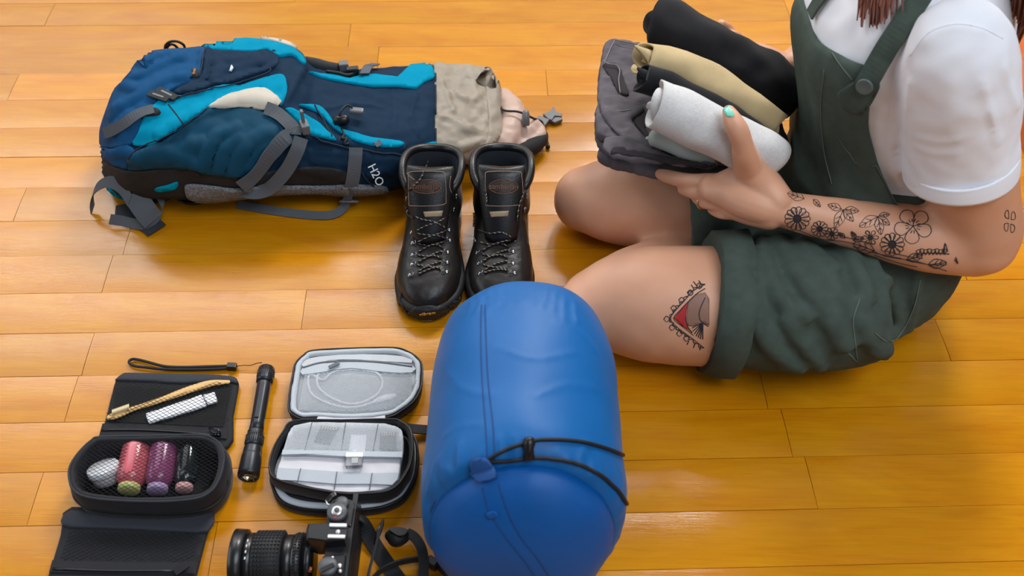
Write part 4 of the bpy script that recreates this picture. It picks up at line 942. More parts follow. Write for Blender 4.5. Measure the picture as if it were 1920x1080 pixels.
    # ---- coated lining spilling out of the mouth
    lin_ = [limb([(945, 178, .035, 16), (958, 205, .035, 24), (962, 232, .035, 26), (950, 262, .035, 22), (930, 280, .03, 16)], flat=.9), limb([(960, 262, .03, 14), (985, 246, .032, 18), (1004, 232, .032, 14), (1016, 238, .03, 9)], flat=.7), limb([(935, 282, .025, 12), (975, 272, .025, 14), (1010, 256, .026, 12), (1018, 246, .026, 8)], flat=.8)]
    lin_ = displace(remesh(join(*lin_), .0035, 3), lambda p, n: .003*fbm(p, 40, 2)); part('lining', lin_, M_PINK, t, label='pinkish coated inner lining')
    part('mouth_edge', remesh(join(limb([(965, 288, .022, 16), (995, 276, .022, 18), (1015, 262, .022, 13), (1021, 252, .022, 8)], flat=.9)), .0035, 2), M_BLKF, t)
    # ---- webbing
    def ds(name, px, w, m, off=.006, th=.0018): return part(name, drape_strip(px, tb, w, off, th), m, t, False)
    ds('compression_strap', [(500, 202), (525, 222), (545, 240), (562, 254)], .021, M_WEB, .010)
    ds('compression_strap', [(543, 258), (520, 268), (498, 288), (480, 312), (462, 334), (450, 341)], .024, M_WEB, .012)
    def fs(name, pts, w, m, side=None, th=.0018, nrm=None):
        q = cr([tuple(P(*p)) for p in pts], 6); return part(name, strip([Vector(a) for a in q], w, th, normal=nrm, side=[side]*len(q) if side is not None else None), m, t, False)
    fs('compression_strap', [(565, 258, .155), (556, 285, .14), (540, 315, .115), (520, 340, .09), (500, 356, .072), (475, 361, .065), (450, 355, .065), (438, 346, .07)], .021, M_WEB, nrm=Vector((.35, -.6, .7)))
    ds('side_strap', [(668, 276), (668, 295), (664, 320), (660, 340), (655, 358)], .021, M_WEB, .006)
    fs('side_strap_tail', [(656, 352, .06), (652, 372, .03), (645, 388, .012), (630, 400, .006), (605, 404, .005), (560, 401, .004), (500, 393, .004), (445, 383, .005)], .0145, M_WEB, nrm=Vector((.1, -.45, .9)))
    lb = P(655, 377, .022); part('ladder_buckle', join(tube([lb+Vector((a*.015, 0, 0))+Vector((0, -b*.006, b*.004)) for a, b in ((-1, -1), (1, -1), (1, 1), (-1, 1))], .0016, 6, closed=True), tube([lb-Vector((.015, 0, 0)), lb+Vector((.015, 0, 0))], .0013, 6)), M_BUCK, t)
    # side-release clip on the compression strap
    c, n = hit(tb, 570, 250, .008); part('clip', join(box(c+Vector((0, 0, .006)), .012, .02, .016, .4), box(c+Vector((-.002, .004, .022)), .005, .008, .026, .4)), M_BUCK, t, False, bevel=.0015)
    ds('lid_strap', [(208, 248), (222, 240), (245, 228), (268, 219), (290, 213)], .0165, M_WEB, .012)
    part('strap_keeper', drape([(268, 214), (290, 209), (303, 212), (300, 219), (280, 222)], tb, .009, 4, 3), M_BLKF, t)
    for (x0, y0), (x1, y1) in (((280, 181), (318, 194)), ((293, 172), (332, 187))):
        a, n1 = hit(tb, x0, y0, .009); b, n2 = hit(tb, x1, y1, .009); zp = part('zip_pull', strip([a, a.lerp(b, .5), b], .0125, .003, normal=n1), M_WEBD, t, False, bevel=.001)
        part('pull_tip', strip([a.lerp(b, .2), a.lerp(b, .75)], .004, .0008, normal=n1) if False else strip([a.lerp(b, .2)+n1*.0018, a.lerp(b, .75)+n1*.0018], .003, .0006, normal=n1), M_BUCK, zp, False)
    # far-side webbing and cords
    part('top_strap', remesh(limb([(574, 112, .13, 7), (590, 120, .125, 12), (615, 126, .12, 11), (640, 127, .115, 8)]), .003, 2), M_WEBD, t)
    part('strap_buckle', box(P(645, 126, .12), .016, .014, .02, .2), M_BUCK, t, False, bevel=.002)
    part('shock_cord', drape_line([(610, 140), (632, 143), (652, 147), (668, 142)], tb, .003, .006, flat=1), M_CORD, t)
    part('cord_stop', box(hit(tb, 662, 142, .009)[0], .02, .012, .012, .2), M_PLAS, t, False, bevel=.002)
    ds('webbing_loop', [(686, 146), (688, 136), (696, 128), (704, 128)], .016, M_WEB, .008)
    ds('webbing_tab', [(748, 122), (750, 112)], .015, M_WEB, .004)
    part('bungee_loop', tube([Vector(a) for a in cr([tuple(P(*p)) for p in ((309, 93, .135), (311, 84, .15), (320, 78, .16), (333, 78, .16), (344, 84, .152), (347, 92, .14))], 5)], .0022, 8), M_CORD, t)
    part('bungee_loop', tube([Vector(a) for a in cr([tuple(P(*p)) for p in ((312, 92, .135), (318, 84, .15), (326, 84, .15), (333, 90, .14))], 5)], .0022, 8), M_CORD, t)
    # cord lock with grey pull on the front
    c, n = hit(tb, 640, 234, .006); part('cord_lock', lathe(c+Vector((-.012, 0, .002)), (1, .15, .1), [(0, .004), (.002, .008), (.02, .008), (.025, .005)], 14), M_PLAS, t)
    part('cord', tube([Vector(a) for a in cr([tuple(hit(tb, x, y, o)[0]) for x, y, o in ((636, 232, .01), (640, 224, .02), (650, 219, .022), (662, 218, .018))], 5)], .0018, 8), M_CORD, t)
    c, n = hit(tb, 668, 220, .014); part('cord_pull', box(c, .022, .012, .008, -.1), M_BUCK, t, False, bevel=.0025)
    part('cord_knot', drape_line([(640, 243), (645, 255), (641, 262), (650, 262), (646, 270), (655, 270)], tb, .0022, .003, flat=1), M_CORD, t)
    # hood draw cord, toggle, buckle
    part('draw_cord', tube([Vector(a) for a in cr([tuple(P(*p)) for p in ((938, 204, .05), (950, 208, .062), (968, 209, .064), (982, 213, .06), (1000, 222, .045), (1014, 227, .02), (1020, 238, .012), (1024, 252, .006), (1028, 278, .004))], 6)], .0021, 8), M_CORD, t)
    part('toggle', lathe(P(986, 236, .05), UP, [(0, .004), (.001, .0065), (.02, .0065), (.026, .005), (.027, .002)], 12), M_BUCK, t)
    part('cord_end', lathe(P(1026, 268, .004), P(1030, 284, .004)-P(1026, 268, .004), [(0, .003), (.012, .0035), (.014, .001)], 10), M_PLAS, t)
    bz = .006; bx = lambda q: [P(x, y, bz) for x, y in q]
    part('release_buckle', join(prism(bx([(1000, 228), (1012, 219), (1030, 227), (1022, 238), (1010, 236)]), .002, .010), prism(bx([(1018, 216), (1032, 211), (1036, 203), (1040, 204), (1041, 212), (1054, 216), (1053, 221), (1040, 220), (1034, 228), (1028, 226)]), .002, .010), prism(bx([(1034, 228), (1040, 221), (1053, 221), (1055, 225), (1040, 231)]), .002, .008)), M_BUCK, t, False, bevel=.001)
    # ---- tangle of hip-belt straps at the left end
    part('belt_wing', remesh(limb([(205, 318, .06, 14), (222, 330, .055, 20), (255, 335, .05, 20), (275, 330, .05, 14)], flat=.7), .003, 3), M_BLKF, t)
    pn('teal_lining', [(194, 352), (205, 348), (222, 362), (238, 378), (232, 381), (214, 380), (200, 372)], M_TEAL, .004)
    pn('teal_lining', [(293, 349), (318, 343), (333, 338), (330, 351), (305, 356), (295, 355)], M_TEAL, .004)
    fs('belt_strap', [(174, 394, .004), (172, 376, .022), (177, 357, .045), (190, 345, .06), (207, 341, .068), (224, 349, .065), (236, 364, .055), (243, 376, .05)], .020, M_WEB, side=Vector((.35, .55, .75)))
    fs('belt_strap', [(250, 362, .055), (262, 380, .042), (276, 400, .028), (288, 414, .015)], .036, M_WEB, nrm=Vector((.1, -.35, .95)))
    fs('belt_strap', [(272, 344, .06), (288, 356, .052), (300, 370, .04), (306, 386, .028), (302, 402, .018), (290, 414, .012), (272, 421, .011), (250, 419, .011), (228, 414, .011), (206, 411, .013)], .017, M_WEB, side=Vector((.3, .55, .8)))
    fs('belt_strap', [(216, 401, .004), (240, 398, .006), (262, 408, .005), (285, 424, .005), (294, 432, .005)], .034, M_WEBD, nrm=Vector((0, -.1, 1)))
    fs('belt_strap', [(285, 372, .02), (310, 366, .02), (335, 360, .025), (352, 358, .03)], .02, M_WEBD, nrm=Vector((0, -.4, .9)))
    part('webbing_hook', tube([Vector(a) for a in cr([tuple(P(*p)) for p in ((335, 374, .008), (350, 380, .006), (365, 381, .005), (378, 378, .006), (380, 373, .012))], 5)], .003, 8), M_PLAS, t)
    # ---- lettering
    def letter(name, s, px, py, size, dx, m, tree=tb, off=.006):
        h, n = hit(tree, px, py, off); e, _ = hit(tree, px+dx[0], py+dx[1], off); nx = (e-h); nx = (nx-n*nx.dot(n)).normalized(); part(name, place(text_mesh(s, size, .0002), h, nx, n.cross(nx)), m, t, False)
    letter('printed_lettering', 'H2O', 703, 326, .019, (6, 12), M_WHITE)
    lt = pn('woven_label', [(360, 134), (374, 136), (371, 150), (356, 148)], M_BLKF, .005, 0, 4)
    letter('label_lettering', 'deuter', 365, 142, .0065, (2, -8), mat('orange_thread', (196, 130, 70), .7), off=.0085)
    part('logo_mark', drape([(432, 135), (437, 127), (439, 130), (436, 136)], tb, .0072, 3, 0), M_WHITE, t)
pack()
# ================================================================== TOILETRY BAG, opened flat
M_BK = mat('black_polyester', (27, 27, 31), .7, spec=.35, bump=.35, bs=1100, sheen=.1)
M_BKL = mat('black_polyester_binding', (44, 46, 54), .65, spec=.35, bump=.3, bs=900, sheen=.1)
M_BKIN = mat('black_lining', (14, 14, 16), .8)
M_NET = mat('black_net', (16, 16, 18), .6)
M_ZIP = mat('black_zip', (16, 16, 18), .4)
M_DMET = mat('dark_metal', (70, 70, 74), .3, 1.0)
def net(outline, z, pitch=.0042, r=.00032, bulge=None):
    """woven net: two families of threads inside an outline at height z"""
    poly = [P(x, y, z) for x, y in cr(outline, 4, True)]; n = len(poly)
    def ins(x, y):
        c = False; j = n-1
        for i in range(n):
            if (poly[i].y > y) != (poly[j].y > y) and x < (poly[j].x-poly[i].x)*(y-poly[i].y)/(poly[j].y-poly[i].y)+poly[i].x: c = not c
            j = i
        return c
    x0 = min(p.x for p in poly); x1 = max(p.x for p in poly); y0 = min(p.y for p in poly); y1 = max(p.y for p in poly); V = []; F = []
    for sl in (.62, -.62):
        d = Vector((1, sl, 0)).normalized(); s = Vector((-d.y, d.x, 0)); k0 = -(x1-x0)*abs(sl)-pitch; c = y0+k0
        while c < y1+(x1-x0)*abs(sl)+pitch:
            x = x0; prev = None; run = []
            step = .006
            while x <= x1+step:
                y = c+sl*(x-(x0 if sl > 0 else x0)); ok = ins(x, y)
                if ok: run.append(Vector((x, y, z+(bulge(x, y) if bulge else 0))))
                if (not ok or x+step > x1+step) and run:
                    if len(run) > 1:
                        b = len(V)
                        for q in run: V.extend((q+s*r, q-s*r, q+Vector((0, 0, r*1.5))))
                        for i in range(len(run)-1):
                            a = b+i*3
                            for e, f in ((0, 1), (1, 2), (2, 0)): F.append((a+e, a+f, a+3+f, a+3+e))
                    run = []
                x += step
            c += pitch*math.sqrt(1+sl*sl)
    return V, F
def zip_line(name, px, z, parent, r=.0016):
    return part(name, tube([P(a[0], a[1], z) for a in cr(px, 4)], r, 6, .5), M_ZIP, parent)
def toiletry():
    t = thing('toiletry_bag', 'black hanging toiletry bag opened flat with netted pockets', 'toiletry bag', P(280, 880, 0))
    up = part('top_flap', remesh(slab([(186, 822), (196, 785), (205, 750), (215, 712), (228, 699), (245, 697), (340, 699), (430, 702), (446, 713), (447, 724), (437, 780), (425, 840), (300, 850), (190, 845)], .001, .010, 3, .003), .003, 2), M_BK, t)
    part('flap_lining', slab([(200, 790), (208, 755), (219, 718), (340, 722), (432, 718), (428, 750), (418, 800), (300, 795)], .0095, .0108, 0), M_BKIN, t, False)
    part('hem_binding', remesh(slab([(213, 712), (228, 699), (245, 697), (340, 699), (430, 702), (446, 713), (444, 718), (410, 714), (340, 718), (290, 715), (217, 712)], .006, .0135, 2, .002), .0025, 2), M_BKL, t)
    part('net_pocket', net([(202, 790), (210, 752), (219, 715), (340, 719), (434, 716), (428, 760), (420, 798), (300, 793)], .0165, .0046), M_NET, t, kind='stuff', label='black netting of the top pocket')
    part('zip_band', slab([(192, 794), (300, 796), (425, 803), (424, 822), (300, 818), (185, 820)], .009, .0125, 0), M_BK, t, False)
    zip_line('zip', [(190, 806), (260, 806), (340, 810), (400, 816)], .0135, t)
    zp = P(402, 810, .016); part('zip_puller', join(tube([P(x, y, .017) for x, y in ((394, 800), (410, 806), (413, 813), (400, 812), (392, 802))], .0011, 6, closed=True), box(P(408, 814, .015), .008, .006, .004)), M_DMET, t)
    # box compartment
    rim = [(127, 880), (136, 860), (152, 840), (170, 824), (188, 817), (280, 815), (372, 813), (400, 820), (416, 834), (422, 856), (418, 884), (408, 908), (394, 924), (368, 936), (305, 942), (216, 940), (160, 933), (136, 920), (128, 902)]
    q = [P(x, y, .05) for x, y in cr(rim, 4, True)]; c = sum(q, Vector())/len(q)
    def off(k, z, f=0): return inset(q, k, z)
    wall = loft([off(.001, .001), off(-.002, .006), off(-.0025, .02), off(-.002, .036), off(.000, .046), off(.003, .0505), off(.007, .050), off(.0085, .046), off(.008, .012), off(.012, .0105)], False)
    part('box_wall', displace(wall, lambda p, n: .0012*fbm(p, 45, 2)), M_BK, t)
    part('box_floor', loft([off(.004, .002), off(.004, .011)]), M_BKIN, t)
    part('rim_piping', tube(off(.0015, .0495), .0015, 8, closed=True), M_BKL, t)
    part('front_zip', tube([p for p in off(-.0028, .026)], .0012, 6, closed=True), M_ZIP, t)
    part('net_lid', net([(138, 882), (147, 862), (160, 844), (178, 828), (280, 822), (370, 820), (398, 828), (410, 845), (412, 862), (408, 886), (394, 910), (364, 927), (300, 933), (216, 932), (164, 925), (140, 912)], .0478, .0044), M_NET, t, kind='stuff', label='black netting over the box compartment')
    part('side_zip_puller', join(tube([P(x, y, .03) for x, y in ((415, 880), (422, 892), (427, 904), (424, 905), (417, 893))], .0012, 6, closed=True)), M_DMET, t)
    # lower flap
    part('lower_flap', remesh(slab([(134, 948), (300, 964), (398, 950), (388, 1000), (372, 1060), (360, 1110), (350, 1160), (60, 1160), (78, 1110), (92, 1068), (112, 1000)], .001, .010, 3, .003), .003, 2), M_BK, t)
    part('lower_binding', remesh(slab([(132, 955), (220, 966), (320, 968), (396, 955), (388, 996), (300, 994), (200, 990), (116, 985)], .008, .014, 3, .003), .0025, 2), M_BKL, t)
    part('lower_net', net([(128, 992), (180, 994), (250, 996), (380, 1000), (372, 1026), (364, 1052), (240, 1052), (112, 1050), (118, 1022)], .013, .0046), M_NET, t, kind='stuff', label='black netting of the lower pocket')
    part('lower_zip_band', slab([(98, 1050), (240, 1054), (370, 1054), (364, 1075), (240, 1075), (92, 1072)], .009, .0125, 0), M_BK, t, False)
    zip_line('lower_zip', [(98, 1066), (200, 1070), (330, 1070)], .0135, t)
    part('zip_puller', strip([P(328, 1074, .017), P(352, 1057, .019)], .010, .002), M_DMET, t, False)
    return t
toiletry()
# ---- what lies in it
M_BAM = mat('bamboo', (214, 170, 108), .5, var=.1, vs=60, aniso=(1, 8, 8))
M_BRI = mat('bristles', (226, 204, 160), .8)
M_WPL = mat('white_plastic', (232, 232, 236), .35)
tb_ = thing('toothbrush', 'bamboo toothbrush with pale bristles under the black net', 'toothbrush', P(300, 750, .012))
q = cr([(*P(x, y, .0145), w) for x, y, w in ((206, 782, .0045), (216, 779, .0062), (232, 773, .006), (245, 768, .0042), (280, 757, .0042), (320, 743, .0055), (360, 729, .0062), (395, 719, .0055), (428, 716, .003))], 5)
part('handle', tube([a[:3] for a in q], [a[3] for a in q], 12, .45, True, True), M_BAM, tb_)
for k in range(12):
    x = 211+k*2.7; y = 772-k*.95
    part('bristle_tuft', loft([[P(x+1.3*math.cos(a), y+6+4*math.sin(a), .0155) for a in [2*math.pi*i/6 for i in range(6)]], [P(x+1.4*math.cos(a), y-1+4*math.sin(a), .0155+.006) for a in [2*math.pi*i/6 for i in range(6)]]]), M_BRI, tb_)
tp = thing('toothpaste_tube', 'white toothpaste tube lying beside the bamboo toothbrush', 'toothpaste', P(335, 765, .011))
part('tube_body', remesh(slab([(272, 774), (320, 758), (378, 738), (385, 752), (388, 760), (330, 778), (278, 793), (274, 784)], .011, .0165, 0, .002), .002, 2), M_WPL, tp)
part('tube_cap', remesh(slab([(379, 740), (402, 733), (405, 742), (408, 752), (389, 758)], .011, .0165, 0, .001), .0018, 1), M_WPL, tp)
jar = thing('cream_jar', 'small round white jar in the left end of the netted box', 'jar', P(196, 895, .011))
ja = (P(190, 868, .042)-P(205, 905, .016)); jc = P(203, 902, .019)
part('jar_base', lathe(jc, ja, [(0, .0155), (.001, .0175), (.012, .0178), (.013, .0165)], 28), mat('jar_body', (176, 172, 176), .4), jar)
part('jar_lid', lathe(jc+ja.normalized()*.0132, ja, [(0, .0195), (.001, .0202), (.008, .0202), (.0092, .0192), (.0095, .001)], 32), M_WPL, jar)
def bottle(label, a, b, r, col, capcol, trans=.35, rough=.2):
    o = thing('travel_bottle', label, 'bottle', P(*b[:2], .011), 'travel bottles in the netted box')
    A = P(*a); B = P(*b); ax = (B-A); L = ax.length
    m = mat('bottle_plastic', col, rough, trans=trans, coat=.3)
    part('bottle_body', lathe(A, ax, [(0, r*.3), (.001, r*.72), (.005, r*.93), (.011, r), (L-.016, r), (L-.009, r*.94), (L-.003, r*.75), (L, r*.55)], 28), m, o)
    part('bottle_cap', lathe(A+ax.normalized()*(L-.001), ax, [(0, r*.6), (.001, r*.72), (.007, r*.72), (.008, r*.65), (.0082, r*.05)], 22), mat('bottle_cap', capcol, .4), o)
bottle('pink travel bottle with a pale yellow cap under the net', (259, 832, .030), (243, 912, .030), .0190, (226, 112, 124), (206, 204, 130))
bottle('mauve travel bottle with a lilac cap between pink and clear ones', (309, 832, .030), (296, 913, .030), .0178, (158, 84, 128), (176, 150, 190))
bottle('clear dark travel bottle with a pink cap at the right end', (357, 832, .028), (346, 911, .028), .0150, (70, 78, 82), (214, 160, 160), .85, .06)
# ================================================================== FLASHLIGHT with wrist lanyard
def torch():
    t = thing('flashlight', 'slim black metal flashlight with a wrist lanyard', 'flashlight', P(484, 800, 0))
    A = P(500.5, 690, .0125); B = P(465.5, 894, .0145); ax = B-A; L = ax.length; u = ax.normalized()
    M_AL = mat('black_anodised', (46, 48, 53), .34, .5, bump=.1, bs=900)
    def seg(name, prof, m=M_AL, par=t): return part(name, lathe(A, u, prof, 32), m, par)
    tc = seg('tail_cap', [(-.001, .006), (0, .0098), (.002, .0115), (.022, .0117), (.026, .0112)])
    seg('grip_tube', [(.026, .0095), (.028, .0100), (.06, .0095), (.095, .0093), (.108, .0100)])
    cl = A+u*.03+Vector((0, 0, .010)); part('clip_bar', strip([A+u*.032+Vector((0, 0, .0107)), A+u*.06+Vector((0, 0, .0102)), A+u*.09+Vector((0, 0, .0100))], .006, .0016, normal=Vector((0, 0, 1))), M_AL, t, False, bevel=.0005)
    sw = seg('switch_ring', [(.106, .0100), (.108, .0112), (.112, .0105), (.114, .0117), (.128, .0119), (.131, .0113)])
    for k in range(28):
        a = 2*math.pi*k/28; s = u.orthogonal().normalized(); b = u.cross(s); rr = s*math.cos(a)+b*math.sin(a)
        if rr.z > -.3:
            part('knurl', tube([A+u*.115+rr*.0118, A+u*.127+rr*.0119], .0006, 4), M_AL, sw); part('knurl', tube([A+u*.006+rr*.0115, A+u*.018+rr*.0117], .0006, 4), M_AL, tc)
    seg('head', [(.131, .0110), (.134, .0122), (.137, .0118), (.139, .0126), (.142, .0121), (.144, .0130), (.150, .0136), (L-.004, .0143), (L, .0138), (L+.0003, .0118), (L-.006, .0095)])
    part('reflector', lathe(B-u*.009, u, [(0, .002), (.002, .006), (.005, .009), (.0088, .0117)], 28, False), mat('reflector_chrome', (226, 216, 196), .12, 1.0), t)
    part('lens_glass', lathe(B-u*.0007, u, [(0, .0118), (.0006, .0117), (.0007, .0005)], 28), mat('lens_glass', (240, 240, 240), .03, trans=1.0, ior=1.45), t)
    loop = cr([(482, 683), (462, 686), (444, 687.5), (400, 690), (350, 690), (305, 689), (275, 686), (252, 684), (241, 679), (246, 673), (262, 675), (285, 681), (310, 687), (345, 688), (400, 687), (432, 686.5)], 5)
    part('lanyard_string', tube([P(a[0], a[1], .003+.006*min(1, i/12)*(1 if i < 14 else 0)) for i, a in enumerate(cr([(441, 687), (455, 685), (470, 685), (482, 681), (491, 680)], 4))], .0006, 6), M_CORD, t)
    cord = [P(a[0], a[1], .0035) for a in cr([(432, 690), (400, 692), (350, 693), (305, 692), (275, 689), (252, 686), (242, 679), (248, 673.5), (262, 675), (285, 681), (310, 687), (345, 688.5), (400, 687), (432, 686)], 5)]
    part('lanyard_cord', tube(cord, .0021, 8), M_CORD, t)
    part('lanyard_clamp', box(P(435, 687.5, .005), .0135, .009, .009, -.03), M_PLAS, t, False, bevel=.001)
torch()
# ================================================================== ELECTRONICS ORGANISER
M_LG = mat('light_grey_lining', (184, 187, 191), .7, bump=.25, bs=900, var=.04, vs=60)
M_LG2 = mat('mid_grey_elastic', (170, 175, 182), .75, bump=.4, bs=900)
M_LG3 = mat('grey_binding', (176, 182, 188), .7, bump=.4, bs=500)
M_SAT = mat('pale_lilac_satin', (196, 193, 198), .4, spec=.45, var=.03, vs=40)
M_GNET = mat('grey_net', (214, 216, 220), .7)
M_GZIP = mat('grey_zip', (92, 96, 102), .6)
def organiser():
    t = thing('electronics_organizer', 'open black zip case with light grey lining beside the flashlight', 'case', P(645, 820, 0))
    lid = [(544, 763), (546, 735), (552, 699), (557, 680), (570, 667), (588, 658), (663, 654), (737, 653), (761, 659), (779, 670), (788, 684), (788, 711), (785, 729), (773, 750), (752, 766), (728, 778), (663, 784), (594, 781), (567, 782), (549, 773)]
    q = [P(x, y, .022) for x, y in cr(lid, 4, True)]; c = sum(q, Vector())/len(q)
    def off(k, z, q=q, c=c): return inset(q, k, z)
    part('lid_shell', loft([off(.004, .001), off(-.002, .004), off(-.003, .014), off(-.001, .021), off(.003, .0225), off(.004, .012)], True), M_BK, t)
    part('lid_binding', displace(loft([off(.0005, .0205), off(.0005, .0225), off(.003, .0236), off(.0065, .0225), off(.0075, .019)], False), lambda p, n: .0009*fbm(p, 80, 2)), M_LG3, t)
    part('lid_zip', tube(off(-.0022, .0205), .0014, 6, closed=True), M_ZIP, t)
    part('lid_lining', loft([off(.005, .012), off(.006, .0182)]), M_LG, t)
    part('lid_net', net([(553, 764), (556, 740), (562, 716), (568, 702), (600, 698), (660, 692), (720, 698), (775, 700), (781, 712), (778, 728), (766, 748), (744, 763), (700, 772), (650, 774), (590, 772), (560, 772)], .0228, .0021, .00032), M_GNET, t, kind='stuff', label='grey netting of the lid pocket')
    part('zip_tape', slab([(567, 690), (600, 680), (640, 676), (700, 678), (772, 684), (772, 698), (720, 697), (660, 690), (600, 697), (567, 702)], .018, .0235, 2), M_LG3, t, False)
    part('zip_tape', slab([(572, 676), (600, 668), (680, 664), (755, 668), (772, 680), (700, 675), (640, 674), (600, 677), (568, 688)], .018, .0235, 2), M_LG, t, False)
    part('pocket_zip', tube([P(a[0], a[1], .0238) for a in cr([(568, 689), (600, 680), (640, 677), (680, 677), (720, 680), (773, 687)], 4)], .0015, 6, .6), M_GZIP, t)
    part('zip_puller', strip([P(617, 689, .0265), P(636, 680, .0265)], .005, .0018), M_GZIP, t, False)
    part('hinge', slab([(598, 778), (660, 782), (722, 776), (722, 796), (660, 794), (590, 792)], .012, .022, 0), M_SAT, t, False)
    low = [(507, 890), (512, 918), (524, 938), (545, 950), (580, 957), (630, 959), (680, 957), (722, 950), (755, 934), (772, 910), (781, 885), (784, 850), (778, 820), (755, 802), (700, 800), (560, 800), (520, 830)]
    q2 = [P(x, y, .016) for x, y in cr(low, 4, True)]; c2 = sum(q2, Vector())/len(q2); o2 = lambda k, z: off(k, z, q2, c2)
    part('base_shell', loft([o2(.004, .001), o2(-.001, .004), o2(-.001, .013), o2(.002, .016), o2(.004, .0165)]), M_BK, t)
    part('base_lip', loft([o2(.003, .0155), o2(.003, .018), o2(.006, .0188), o2(.011, .018), o2(.012, .015)], False), M_LG3, t)
    part('base_zip', tube(o2(.0005, .0165), .0015, 6, closed=True), M_ZIP, t)
    rim = [(504, 878), (511, 842), (530, 809), (552, 788), (640, 787), (733, 785), (752, 790), (770, 805), (775, 835), (772, 866), (763, 888), (746, 911), (722, 923), (685, 927), (640, 927), (574, 916), (518, 900)]
    q3 = [P(x, y, .045) for x, y in cr(rim, 4, True)]; c3 = sum(q3, Vector())/len(q3); o3 = lambda k, z: off(k, z, q3, c3)
    part('tray_wall', displace(loft([o3(.003, .018), o3(-.001, .024), o3(-.0015, .034), o3(.000, .043), o3(.002, .0455), o3(.0045, .0445), o3(.006, .036)], False), lambda p, n: .0008*fbm(p, 60, 2)), M_BK, t)
    part('tray_zip', tube(o3(.001, .0455), .0015, 6, closed=True), M_ZIP, t)
    face = [(518, 898), (524, 863), (541, 811), (550, 798), (583, 790), (648, 792), (722, 793), (746, 800), (754, 808), (756, 835), (751, 870), (746, 897), (731, 911), (704, 920), (657, 924), (611, 920), (556, 909)]
    q4 = [P(x, y, .0435) for x, y in cr(face, 4, True)]
    part('tray_lining', displace(remesh(prism(q4, .03, .0425), .0022, 2), lambda p, n: .0007*fbm(p, 50, 2)), M_SAT, t)
    part('net_pocket_panel', slab([(529, 851), (541, 812), (551, 798), (583, 791), (648, 792), (722, 794), (746, 801), (754, 809), (755, 835), (754, 856), (700, 855), (640, 854), (570, 850)], .042, .0448, 0), M_LG, t, False)
    part('pocket_net', net([(530, 846), (542, 812), (552, 799), (583, 792), (648, 793), (722, 795), (745, 802), (753, 810), (754, 845), (690, 848), (620, 846)], .0476, .0021, .00032), M_GNET, t, kind='stuff', label='grey netting of the card pockets')
    part('pocket_hem', slab([(530, 843), (640, 845), (755, 847), (754, 857), (700, 856), (640, 855), (570, 851), (528, 852)], .044, .0484, 0), M_LG3, t, False)
    part('elastic_band', slab([(521, 877), (560, 879), (630, 884), (697, 887), (748, 886), (745, 899), (735, 909), (694, 907), (628, 907), (558, 901), (518, 899)], .042, .0455, 0), M_LG2, t, False)
    for a, b in (((585, 792), (570, 851)), ((648, 793), (639, 854)), ((709, 795), (698, 855)), ((564, 878), (557, 908)), ((632, 884), (627, 918)), ((698, 887), (693, 918))):
        part('divider_seam', tube([P(*a, .0482), P(*b, .0468)], .0006, 6), M_GZIP, t)
    part('carry_strap', strip([P(752, 800, .02), P(775, 804, .012), P(800, 806, .008), P(830, 808, .005)], .014, .0022), M_BK, t, False)
organiser()
M_CARD = mat('card_grey', (112, 118, 122), .5); M_CARDT = mat('card_gold', (206, 196, 170), .5)
for lb, pts in (('memory card under the net in the left card pocket', [(602, 798), (636, 801), (618, 833), (589, 827)]), ('memory card under the net in the right card pocket', [(713, 812), (742, 811), (744, 844), (711, 842)])):
    o = thing('memory_card', lb, 'memory card', P(*pts[0], .0448), 'memory cards in the case')
    part('card_body', slab(pts, .0448, .0466, 0), M_CARD, o, False)
    a, b = Vector(pts[0]), Vector(pts[1]); c, d = Vector(pts[3]), Vector(pts[2])
    for k in range(6):
        u0, u1 = .08+k*.15, .17+k*.15; l0 = a.lerp(b, u0); l1 = a.lerp(b, u1); m0 = a.lerp(b, u0).lerp(c.lerp(d, u0), .16); m1 = a.lerp(b, u1).lerp(c.lerp(d, u1), .16)
        part('contact', slab([tuple(l0), tuple(l1), tuple(m1), tuple(m0)], .0465, .0469, 0), M_CARDT, o, False)
o = thing('usb_adapter', 'small white plug with a clear cap held in the middle pocket', 'adapter', P(665, 850, .0448))
part('plug_body', slab([(658, 815), (687, 815), (684, 848), (653, 846)], .0448, .0472, 0), M_WPL, o, False, bevel=.0006)
part('clear_cap', slab([(649, 850), (681, 850), (679, 872), (647, 874)], .0455, .053, 0), mat('clear_plastic', (226, 226, 230), .06, trans=.85), o, False, bevel=.001)
part('metal_tip', slab([(660, 854), (672, 854), (671, 868), (659, 868)], .049, .0536, 0), M_STEEL, o, False)
part('white_collar', slab([(649, 848), (681, 848), (680, 856), (648, 856)], .05, .0545, 0), M_WPL, o, False)
o = thing('charging_cable', 'coiled white charging cable under the lid netting', 'cable', P(660, 730, .0165))
part('cable_cord', tube([P(a[0], a[1], .0202) for a in cr([(597, 700), (594, 712), (598, 727), (615, 742), (640, 754), (665, 757), (690, 750), (710, 736), (717, 718), (712, 704), (698, 696), (660, 692), (625, 697), (605, 712), (582, 702), (578, 720), (586, 740), (615, 756), (650, 764), (680, 761), (705, 752)], 5)], .0016, 8), M_WPL, o)
part('cable_plug', remesh(limb([(704, 752, .0195, 5), (716, 748, .0195, 7), (732, 744, .0195, 7), (740, 741, .0195, 4)], flat=.6), .0015, 1), M_WPL, o)
